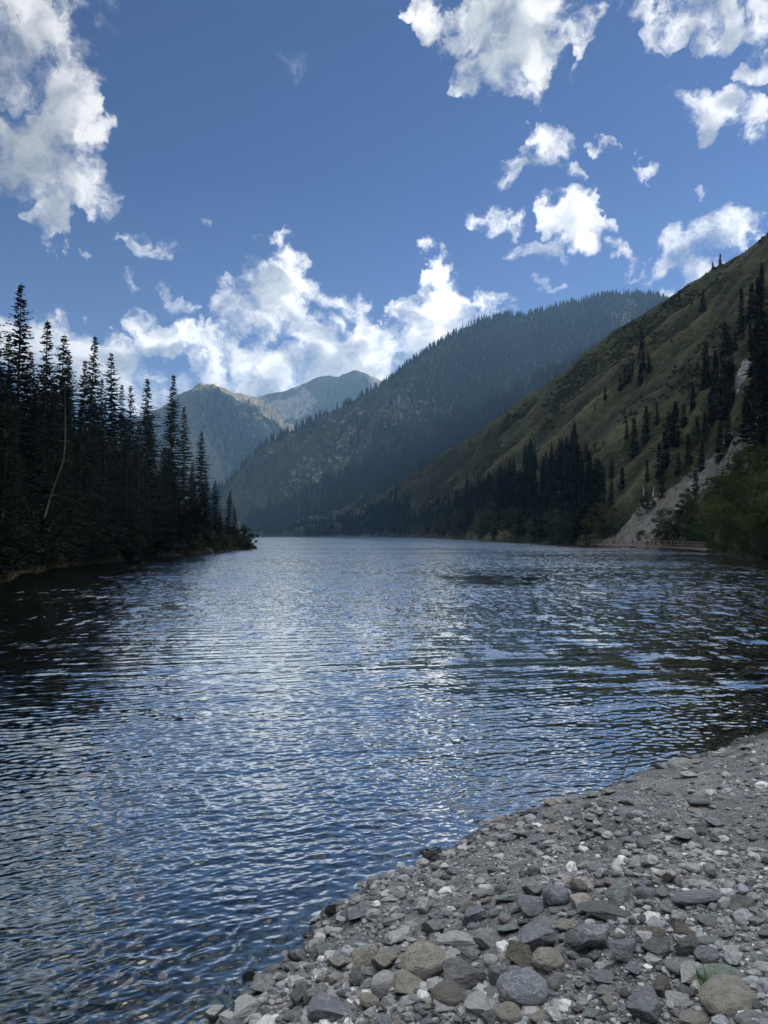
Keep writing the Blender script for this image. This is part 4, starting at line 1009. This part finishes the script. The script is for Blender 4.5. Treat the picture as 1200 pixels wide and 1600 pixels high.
mats_ = ['grey']*6+['slate']*3+['blue']*4+['beige']*4+['pale']*5+['dark']*1+['green']*2+['pink']
kinds_ = ['block']*8+['shard']*3+['slab']*3+['round']*2
def free(px, py, w):
    for s in STONES:
        if abs(s['px']-px) < (s['w']+w)*.40 and abs(s['py']-py) < (s['w']+w)*.24: return False
    return True
for poly, cnt, (w0, w1) in BANDS:
    xs_ = [p[0] for p in poly]; ys_ = [p[1] for p in poly]; k = 0; t = 0
    while k < cnt and t < 4000:
        t += 1; px = rg.uniform(min(xs_), max(xs_)); py = rg.uniform(min(ys_), max(ys_))
        if not inpoly(np.array([px]), np.array([py]), poly)[0]: continue
        w = (w0+(w1-w0)*rg.rand()**1.8)*1.15
        if not free(px, py, w): continue
        kind = kinds_[rg.randint(len(kinds_))]; h = w*rg.uniform(.5, .8)*(.6 if kind == 'slab' else 1)*(1 if py > 1340 else .75)
        if put_stone(px, py, w*1.08, h*1.12, kind, mats_[rg.randint(len(mats_))], rg.randint(0, 5), deep=rg.uniform(.2, .42), level=3 if w < 20 else 4) is not None: k += 1
print('stones', len(STONES))
CN = {'grey': 'grey', 'slate': 'slate-coloured', 'blue': 'blue-grey veined', 'beige': 'beige', 'pale': 'pale', 'dark': 'dark', 'brown': 'brown', 'green': 'greenish', 'pink': 'pinkish', 'wet': 'wet', 'flat': 'smooth'}
KN = {'block': 'angular stone', 'shard': 'jagged stone', 'slab': 'flat stone', 'round': 'rounded stone'}
bucket = {}
for s in STONES:
    if s['label']: continue
    sh, lx, ly = min(NAMED, key=lambda q: math.hypot(q[1]-s['x'], q[2]-s['y']))
    dx, dy = s['x']-lx, s['y']-ly
    rel = ('right of' if dx > 0 else 'left of') if abs(dx) > abs(dy) else ('behind' if dy > 0 else 'in front of')
    s['key'] = (CN[s['mat']]+' '+KN[s['kind']], rel+' the '+sh); s['dist'] = math.hypot(dx, dy); bucket.setdefault(s['key'], []).append(s)
for key, L in bucket.items():
    L.sort(key=lambda s: s['dist'])
    for i, s in enumerate(L):
        s['label'] = f"{key[0]} {key[1]}" if len(L) == 1 else (f"{key[0]} {key[1]}, " + ('nearest such' if i == 0 else ordinal(i+1)+' nearest'))
for s in STONES: tag(s['o'], s['label'], 'stone', 'stones on the beach')
# pebbles and gravel past counting: one object
def gravel():
    rg = np.random.RandomState(91); Vs, Ts, Cs, o = [], [], [], 0
    def layer(n, smin, smax, level, flat, seed, pw, clump, a0=-.52, a1=.56, r0=2.9):
        nonlocal o
        # more of them close to the viewer, where single pebbles can be told apart
        r = 1/rg.uniform(1/13.5, 1/r0, n*3) if pw else rg.uniform(r0, 16, n*3); a = rg.uniform(a0, a1, n*3); x = r*np.sin(a); y = r*np.cos(a)
        d = beach_d(x, y); cl = fbm(x*1.1+3, y*1.1, o=4, seed=seed)
        m = (d > -.45) & (rg.rand(n*3) < np.clip(.35+clump*cl, .05, 1)); x, y = x[m][:n], y[m][:n]; d = d[m][:n]; z = beach_h(x, y)
        k = len(x); s = smin*(smax/smin)**(rg.rand(k)**2.4)*(1+.035*np.hypot(x, y)*pw)
        protos = []
        for i in range(14):
            V, T = ico(level); V = V.copy()
            for c in range(6):
                nr = rg.normal(size=3); nr /= np.linalg.norm(nr); kk = V@nr; dd = rg.uniform(.55, .9); ov = kk > dd; V[ov] -= np.outer((kk[ov]-dd), nr)
            V *= 1+.12*rg.normal(size=(len(V), 1)); V *= np.array([1, rg.uniform(.6, 1), rg.uniform(.4, .75)*flat]); protos.append((V, T))
        wh = rg.randint(0, 14, k); an = rg.rand(k)*6.28; tone = rg.rand(k)
        for i in range(14):
            mm = wh == i; V, T = protos[i]; n_ = mm.sum(); c, sn = np.cos(an[mm])[:, None], np.sin(an[mm])[:, None]; S = s[mm][:, None]
            X = (V[None, :, 0]*c-V[None, :, 1]*sn)*S+x[mm][:, None]; Y = (V[None, :, 0]*sn+V[None, :, 1]*c)*S+y[mm][:, None]; Z = V[None, :, 2]*S+z[mm][:, None]+S*.22
            Vs.append(np.stack([X, Y, Z], -1).reshape(-1, 3)); Ts.append((T[None]+np.arange(n_)[:, None, None]*len(V)).reshape(-1, 3)+o); o += n_*len(V)
            Cs.append(np.repeat(tone[mm], len(V)))
    layer(7500, .013, .058, 2, 1, 95, 1, 1.3)
    layer(17000, .007, .020, 1, 1, 96, 1, .9)
    layer(42000, .0035, .009, 0+1, 1, 97, 1, .5)
    layer(5000, .012, .055, 1, 1, 95, 0, 1.3, .5, 1.9, 1.2)      # the beach to either side of the view
    layer(9000, .006, .018, 1, 1, 96, 0, .9, .5, 1.9, 1.2)
    layer(2500, .010, .045, 1, 1, 95, 0, 1.3, -2.4, -.5, .8)
    layer(3000, .008, .035, 1, 1, 95, 1, 1.3, -1.5, 1.5, .9)
    m, n = material('pebbles'); t = n.attr('tone'); pos = n.new('ShaderNodeNewGeometry').outputs['Position']
    c = n.ramp(t, [(0,(.055,.057,.060)),(.25,(.105,.108,.112)),(.5,(.19,.19,.186)),(.7,(.27,.265,.25)),(.86,(.20,.215,.235)),(.95,(.38,.375,.36)),(1,(.60,.59,.57))])
    nz = n.noise(pos, 60, 4, .7); c = n.mix(.7, c, n.mix(1.0, c, n.ramp(nz, [(.3,(.55,.55,.55)),(.7,(1.5,1.5,1.5))]), 'MULTIPLY'))
    z = n.new('ShaderNodeSeparateXYZ', {0: pos}).outputs[2]; wet = n.smooth(z, .05, .15, 1, 0)
    c = n.mix(n.math('MULTIPLY', wet, .75), c, n.mix(1.0, c, (.35,.34,.32,1), 'MULTIPLY'))
    finish(n, c, n.smooth(wet, 0, 1, .88, .3), nz, .5, .01, .35)
    me = mesh('gravel', np.concatenate(Vs), Ft=np.concatenate(Ts), mats=[m], smooth_=False, attrs={'tone': np.concatenate(Cs)})
    tag(ob('gravel', me), kind='stuff', label='loose pebbles and gravel covering the beach', cat='gravel')
gravel()

# ------------------------------------------------------------------ small things on the beach
M_grass, n = material('grass_blades'); finish(n, (.055,.10,.022), .6)
def grass_tuft(px, py, h, nb, label):
    p = beach_hit(px, py); rg = np.random.RandomState(int(px)); e = ob('grass_tuft', None, loc=tuple(p)); V, Q = [], []
    for i in range(nb):
        a = rg.rand()*6.28; r = rg.uniform(0, .25)*h; L = h*rg.uniform(.5, 1.1); lean = rg.uniform(.15, .9); w = h*.018
        b = np.array([math.cos(a)*r, math.sin(a)*r, -.01]); u = np.array([-math.sin(a), math.cos(a), 0])
        for k in range(4):
            f = k/3; c = b+np.array([math.cos(a)*L*lean*f*f, math.sin(a)*L*lean*f*f, L*f*(1-.25*lean*f)]); V += [c-u*w*(1-f*.9), c+u*w*(1-f*.9)]
            if k: o_ = len(V)-4; Q.append((o_, o_+1, o_+3, o_+2))
    ob('blades', mesh('blades', np.array(V), Fq=np.array(Q), mats=[M_grass]), e); return tag(e, label, 'grass')
grass_tuft(1108,1562,.15,110,'tuft of green grass left of the smooth rounded beige stone')
grass_tuft(682,1484,.06,50,'tiny green grass tuft by the pale-banded stone')
def stick(name, pts, rad, label, mat=M_dead, cat='driftwood', group=None, seg=6):
    V, Q, T = tube(pts, rad, seg); o = ob(name, mesh(name, V, Fq=Q, Ft=T, mats=[mat])); return tag(o, label, cat, group)
def wpt(px, py, z):
    d = ray(px, py); k = (z-CAM_H)/d[2]; return Vector((d[0]*k, d[1]*k, z))
a = wpt(943,1250,.04); b = wpt(990,1222,.05)
stick('driftwood_stick', [a, a.lerp(b, .5)+Vector((0,0,.10)), b+Vector((.05,.1,.38))], [.012,.009,.003], 'thin dark stick leaning out over the water from the shore')
a = wpt(485,1438,.012); b = wpt(512,1440,.015); stick('driftwood_stick', [a, a.lerp(b,.5)+Vector((0,.01,.008)), b], [.007,.010,.008], 'short black stick floating beside the small wet stone')
a = wpt(483,1462,.0); stick('driftwood_stick', [a, a+Vector((.01,0,.05)), a+Vector((.0,.0,.10))], [.006,.005,.002], 'upright twig standing in the shallow water')
a = wpt(603,1392,.03); b = wpt(668,1358,.05)
stick('driftwood_stick', [a, a.lerp(b,.33)+Vector((.02,.03,.01)), a.lerp(b,.7)+Vector((-.02,0,.015)), b], [.008,.016,.015,.008], 'dark branch lying along the water edge')
def root_clump():
    rg = np.random.RandomState(4); p = beach_hit(680,1340); e = ob('root_clump', None, loc=tuple(p)); parts = []
    for i in range(34):
        a_ = rg.rand()*6.28; s = Vector((rg.normal()*.07, rg.normal()*.05, .0)); L = rg.uniform(.06, .17); up = rg.uniform(-.1, .8)
        m_ = s+Vector((math.cos(a_)*L*.5, math.sin(a_)*L*.5, L*up*.6)); t_ = s+Vector((math.cos(a_+.4)*L, math.sin(a_+.4)*L, L*up*.5)); parts.append(tube([s, m_, t_], [.010, .006, .002], 5, False))
    V, Q, T = join(parts); ob('roots', mesh('roots', V, Fq=Q, Ft=T, mats=[M_dead2]), e)
    V, T = ico(3); V = V*(1+.25*fbm(V[:, 0]*2, V[:, 1]*2, V[:, 2]*2, 4, 3))[:, None]*np.array([.13, .09, .06]); ob('soil', mesh('soil', V, Ft=T, mats=[RM['wet']]), e)
    tag(e, 'clump of dark tangled roots and soil at the water edge', 'roots')
M_dead2 = bark_mat('wet_root', (.012,.010,.008), (.05,.04,.03))
root_clump()

# ------------------------------------------------------------------ dead trunks
def dead_trunk():
    Y = 57.0; e = ob('dead_tree', None, loc=tuple(at(72,800,Y)))
    o0 = at(72,800,Y); pts = [at(x, y, Y-dy)-o0 for x, y, dy in [(70,808,0),(79,775,.3),(90,745,.5),(99,720,.5),(102,690,.4),(102,650,.2),(101,600,0)]]
    V, Q, T = tube(pts, [.065,.058,.05,.045,.038,.03,.015], 8); ob('trunk', mesh('trunk', V, Fq=Q, Ft=T, mats=[M_dead]), e)
    rg = np.random.RandomState(2); parts = []
    for i in range(9):
        k = rg.randint(1, 6); s = Vector(pts[k]); a_ = rg.rand()*6.28; L = rg.uniform(.4, 1.1); parts.append(tube([s, s+Vector((math.cos(a_)*L*.5, math.sin(a_)*L*.3, .1)), s+Vector((math.cos(a_)*L, math.sin(a_)*L*.6, -.15))], [.02,.013,.004], 4, False))
    V, Q, T = join(parts); ob('branch_stub', mesh('branch_stub', V, Fq=Q, Ft=T, mats=[M_dead]), e)
    tag(e, 'bare pale curved trunk rising in front of the dark left bank spruces', 'dead tree')
dead_trunk()
for i, (x0, y0, x1, y1, lab) in enumerate([(1005,775,1002,752,'white bare snag on the brown slope, left of a pair'),(1018,775,1021,755,'white bare snag on the brown slope, right of a pair')]):
    p = on_A(x0, y0); q = at(x1, y1, p[1]); V, Q, T = tube([Vector(p)-Vector((0,0,.4)), Vector(p).lerp(Vector(q), .5)+Vector((.15,0,0)), Vector(q)], [.16,.12,.05], 6)
    V2 = tube([Vector(p).lerp(Vector(q), .5), Vector(p).lerp(Vector(q), .8)+Vector((.7,0,.2))], [.07,.02], 5)
    V, Q, T = join([(V, Q, T), V2]); tag(ob('snag', mesh('snag', V, Fq=Q, Ft=T, mats=[M_pale])), lab, 'dead tree', 'white snags on the slope')
p = on_A(919,844); q = at(945,826,p[1]+4); stick('leaning_dead_tree', [Vector(p)+Vector((0,0,.2)), Vector(q)], [.14,.06], 'thin grey trunk leaning on the bank above the boardwalk', M_dead, 'dead tree')
p = at(320,862,118); p[2] = .9; stick('fallen_branch', [Vector(p), Vector(p)+Vector((1.1,-1.2,-.1)), Vector(p)+Vector((2.0,-2.6,-.8))], [.09,.07,.03], 'pale bare branch leaning down to the water under the left bank', M_dead, 'dead branch')

# ------------------------------------------------------------------ pale rock outcrops on the right hill
M_crag = rock_mat('crag_rock', [(.05,.05,.05),(.10,.098,.095),(.20,.195,.19)], veins=.4, sc=1.6)
def outcrop(px, py, w, h, seed, label):
    p = on_A(px, py); dist = p[1]; W = w/1200*dist; H_ = h/1200*dist
    V, T = ico(5); U = V.copy(); rg = np.random.RandomState(seed)
    for i in range(26):
        nrm = rg.normal(size=3); nrm /= np.linalg.norm(nrm); d = rg.uniform(.55, .85); k = V@nrm; over = k > d; V[over] -= np.outer((k[over]-d)*.9, nrm)
    V = V*(1+.16*fbm(U[:, 0]*2.5, U[:, 1]*2.5, U[:, 2]*6, 5, seed, ridge=True))[:, None]*np.array([W*.5, W*.55, H_*.55])
    o = ob('rock_outcrop', mesh('rock_outcrop', V, Ft=T, mats=[M_crag], smooth_=False), loc=(p[0]+W*.1, p[1]+W*.15, p[2]))
    o.rotation_euler = (0, R(18), 0); tag(o, label, 'rock', 'pale outcrops on the right hill')
outcrop(1159,590,30,72,1,'tall pale rock outcrop high on the slope between dark spruces')
outcrop(1176,697,26,40,2,'smaller pale rock outcrop below the tall one at the top of the scree')
outcrop(1150,615,14,22,3,'small pale rock at the foot of the tall outcrop')

# ------------------------------------------------------------------ boardwalk and people
M_plank = bark_mat('weathered_planks', (.12,.095,.072), (.30,.25,.195), 3)
def boardwalk():
    # the path keeps a step outside the foot of the hill
    tq = np.linspace(3.2, 7.5, 400); ft = catmull(HA.f, tq)
    Ys = np.linspace(199, 124, 43); X_ = np.interp(Ys, ft[:, 1], ft[:, 0])-1.9
    X_ = np.convolve(np.pad(X_, 4, mode='edge'), np.ones(9)/9, 'valid')
    P = np.stack([X_, Ys, np.full(43, .55)], 1)
    e = ob('boardwalk', None, loc=tuple(P[0])); o0 = P[0]; P = P-o0; wdt = 1.5
    tg = np.gradient(P, axis=0); tg[:, 2] = 0; tg /= np.linalg.norm(tg, axis=1)[:, None]; sd_ = np.stack([-tg[:, 1], tg[:, 0], 0*tg[:, 0]], 1)
    if sd_[:, 0].mean() < 0: sd_ = -sd_     # towards the hill
    boards = []
    for i in range(len(P)-1):
        a_, b_ = P[i], P[i+1]; L = np.linalg.norm(b_-a_); rz = math.atan2(b_[1]-a_[1], b_[0]-a_[0])
        for k in range(3): boards.append(box(a_+(b_-a_)*(k+.5)/3+sd_[i]*wdt/2, (L/3-.03, wdt, .06), rz))
    V, Q, T = join(boards); ob('deck', mesh('deck', V, Fq=Q, mats=[M_plank], smooth_=False), e)
    beams = [box((P[i]+P[i+1])/2+sd_[i]*off-np.array([0, 0, .14]), (np.linalg.norm(P[i+1]-P[i])+.02, .12, .2), math.atan2(*(P[i+1]-P[i])[[1, 0]])) for i in range(len(P)-1) for off in (.08, wdt-.08)]
    V, Q, T = join(beams); ob('beam', mesh('beam', V, Fq=Q, mats=[M_plank], smooth_=False), e)
    piles = [tube([Vector(P[i]+sd_[i]*off)-Vector((0,0,2.2)), Vector(P[i]+sd_[i]*off)], [.09,.09], 6) for i in range(0, len(P), 3) for off in (.15, wdt-.15)]
    for V, Q, T in piles: ob('pile', mesh('pile', V, Fq=Q, Ft=T, mats=[M_plank]), e)
    for i in range(0, len(P), 1):
        V, Q, T = box((0, 0, .55), (.09, .09, 1.15)); ob('post', mesh('post', V, Fq=Q, mats=[M_plank], smooth_=False), e, loc=tuple(P[i]+sd_[i]*.06))
    for z_, th_ in ((1.1, .07), (.55, .05)):
        V, Q, T = tube([Vector(p_+s_*.06)+Vector((0,0,z_)) for p_, s_ in zip(P, sd_)], [th_*.7]*len(P), 6); ob('rail', mesh('rail', V, Fq=Q, Ft=T, mats=[M_plank]), e)
    for i in range(len(P)-1):
        V, Q, T = tube([Vector(P[i]+sd_[i]*.06)+Vector((0,0,.1)), Vector(P[i+1]+sd_[i]*.06)+Vector((0,0,1.02))], [.03,.03], 5); ob('brace', mesh('brace', V, Fq=Q, Ft=T, mats=[M_plank]), e)
    tag(e, 'long wooden boardwalk with braced railing along the foot of the scree', 'boardwalk')
    return P+o0, sd_
BW, BWS = boardwalk()
def skin_body(joints, edges, radii, matl, name, parent):
    me = bpy.data.meshes.new(name); me.from_pydata(joints, edges, []); o = ob(name, me, parent)
    sk = o.modifiers.new('skin', 'SKIN'); sk.use_smooth_shade = True
    for i, r_ in enumerate(radii): me.skin_vertices[0].data[i].radius = (r_, r_)
    me.skin_vertices[0].data[0].use_root = True
    o.modifiers.new('sub', 'SUBSURF').levels = 1; me.materials.append(matl); return o
def cloth(name, c):
    m, n = material(name); finish(n, c, .85); return m
M_skin = cloth('skin', (.36,.22,.16)); M_hair = cloth('hair', (.02,.015,.012))
def person(loc, face, topc, legc, label, h=1.7, stride=.12, bent=0.0, arm=.0):
    e = ob('person', None, loc=loc); e.rotation_euler = (0, 0, face); s = h/1.7
    b_ = bent
    J = [(0,0,.92),(.0,.02+b_*.2,1.18),(0,.03+b_*.45,1.40-b_*.1),(0,.04+b_*.52,1.50-b_*.12),(0,.05+b_*.58,1.60-b_*.15),
         (.10,0,.86),(.11,stride*.6,.47),(.11,stride*.5,.08),(.11,stride*.5+.12,.04),(-.10,0,.86),(-.11,-stride*.3,.47),(-.11,-stride,.08),(-.11,-stride+.12,.04),
         (.18,.03+b_*.45,1.38-b_*.1),(.24,.0+b_*.5,1.12-b_*.1),(.22,.12+arm+b_*.5,.92+arm*.6),(-.18,.03+b_*.45,1.38-b_*.1),(-.24,.0+b_*.5,1.12-b_*.1),(-.22,.12+b_*.5,.90)]
    Ed = [(0,1),(1,2),(2,3),(3,4),(0,5),(5,6),(6,7),(7,8),(0,9),(9,10),(10,11),(11,12),(2,13),(13,14),(14,15),(2,16),(16,17),(17,18)]
    Rr_ = [.13,.13,.14,.055,.095,.09,.065,.042,.04,.09,.065,.042,.04,.06,.042,.03,.06,.042,.03]
    J = [tuple(v*s for v in j) for j in J]
    body = skin_body(J, Ed, [r_*s for r_ in Rr_], M_skin, 'body', e)
    skin_body([J[0], J[1], J[2], J[13], J[14], J[16], J[17]], [(0,1),(1,2),(2,3),(3,4),(2,5),(5,6)], [r_*s for r_ in (.15,.155,.16,.075,.055,.075,.055)], topc, 'jacket', e)
    skin_body([J[0], J[5], J[6], J[7], J[9], J[10], J[11]], [(0,1),(1,2),(2,3),(0,4),(4,5),(5,6)], [r_*s for r_ in (.145,.105,.078,.058,.105,.078,.058)], legc, 'trousers', e)
    V, T = ico(2); V = V*np.array([.092, .105, .10])*s+np.array(J[4])+np.array([0,-.02,.03])*s; V = V[:, :]; ob('hair', mesh('hair', V, Ft=T, mats=[M_hair]), e)
    return tag(e, label, 'person', 'people on the boardwalk')
cD = cloth('dark_cloth', (.015,.016,.02)); cR = cloth('grey_blue_cloth', (.06,.07,.10)); cW = cloth('light_cloth', (.35,.34,.32)); cB = cloth('brown_cloth', (.06,.045,.035)); cJ = cloth('denim', (.025,.035,.06))
bx_ = project(BW)[0]
def onwalk(px, off): i = int(np.argmin(abs(bx_-px))); return tuple(BW[i]+BWS[i]*off+np.array([0, 0, .03])), math.atan2(BWS[i][1], BWS[i][0])
for px, off, fc, tc_, lc_, st, bt, h, lab in [
 (953,.9,1.2,cW,cD,.10,.5,1.65,'person in a light top bending near the left end of the boardwalk'),
 (957,.5,-1.2,cD,cD,.10,.2,1.6,'person in dark clothes leaning beside the one in a light top'),
 (982,.8,1.5,cD,cJ,.16,0,1.78,'person in dark clothes standing upright on the boardwalk before the scree'),
 (1007,.8,-1.6,cR,cD,.20,0,1.72,'lone person walking in the middle of the boardwalk'),
 (1017,.9,.3,cD,cD,.12,.25,1.62,'person in black, left of the huddle of two by the scree foot'),
 (1022,.6,2.6,cB,cD,.12,.15,1.68,'person in brown, right of the huddle of two by the scree foot'),
 (1058,1.0,-1.4,cB,cJ,.15,0,1.7,'person in a brown top before the right part of the railing'),
 (1113,.8,1.2,cD,cD,.10,0,1.8,'person in dark clothes standing at the right end of the boardwalk')]:
    l_, a_ = onwalk(px, off); person(l_, a_+fc, tc_, lc_, lab, h, st, bt)
for px, py, lab, c1 in [(1029,781,'hiker in dark clothes on the slope above the scree, left of two', cD),(1035,781,'hiker in dark clothes on the slope above the scree, right of two', cR)]:
    p = on_A(px, py); e = person((p[0], p[1]-.3, p[2]-.05), 2.2, c1, cD, lab, 1.75, .2, .15); e['group'] = 'hikers on the slope'
# ------------------------------------------------------------------ haze
def haze():
    V, Q, T = box((0, 1500, 445), (9000, 5800, 910))
    me = mesh('haze', V, Fq=Q, smooth_=False); m, n = material('haze')
    v = n.new('ShaderNodeVolumePrincipled', {'Color': (.34, .62, 1, 1), 'Density': HAZE, 'Anisotropy': .3})
    n.l.new(v.outputs[0], n.out.inputs['Volume']); me.materials.append(m)
    tag(ob('haze', me), kind='stuff', label='thin blue haze in the valley air', cat='haze')
HAZE = 0.68e-4
haze()
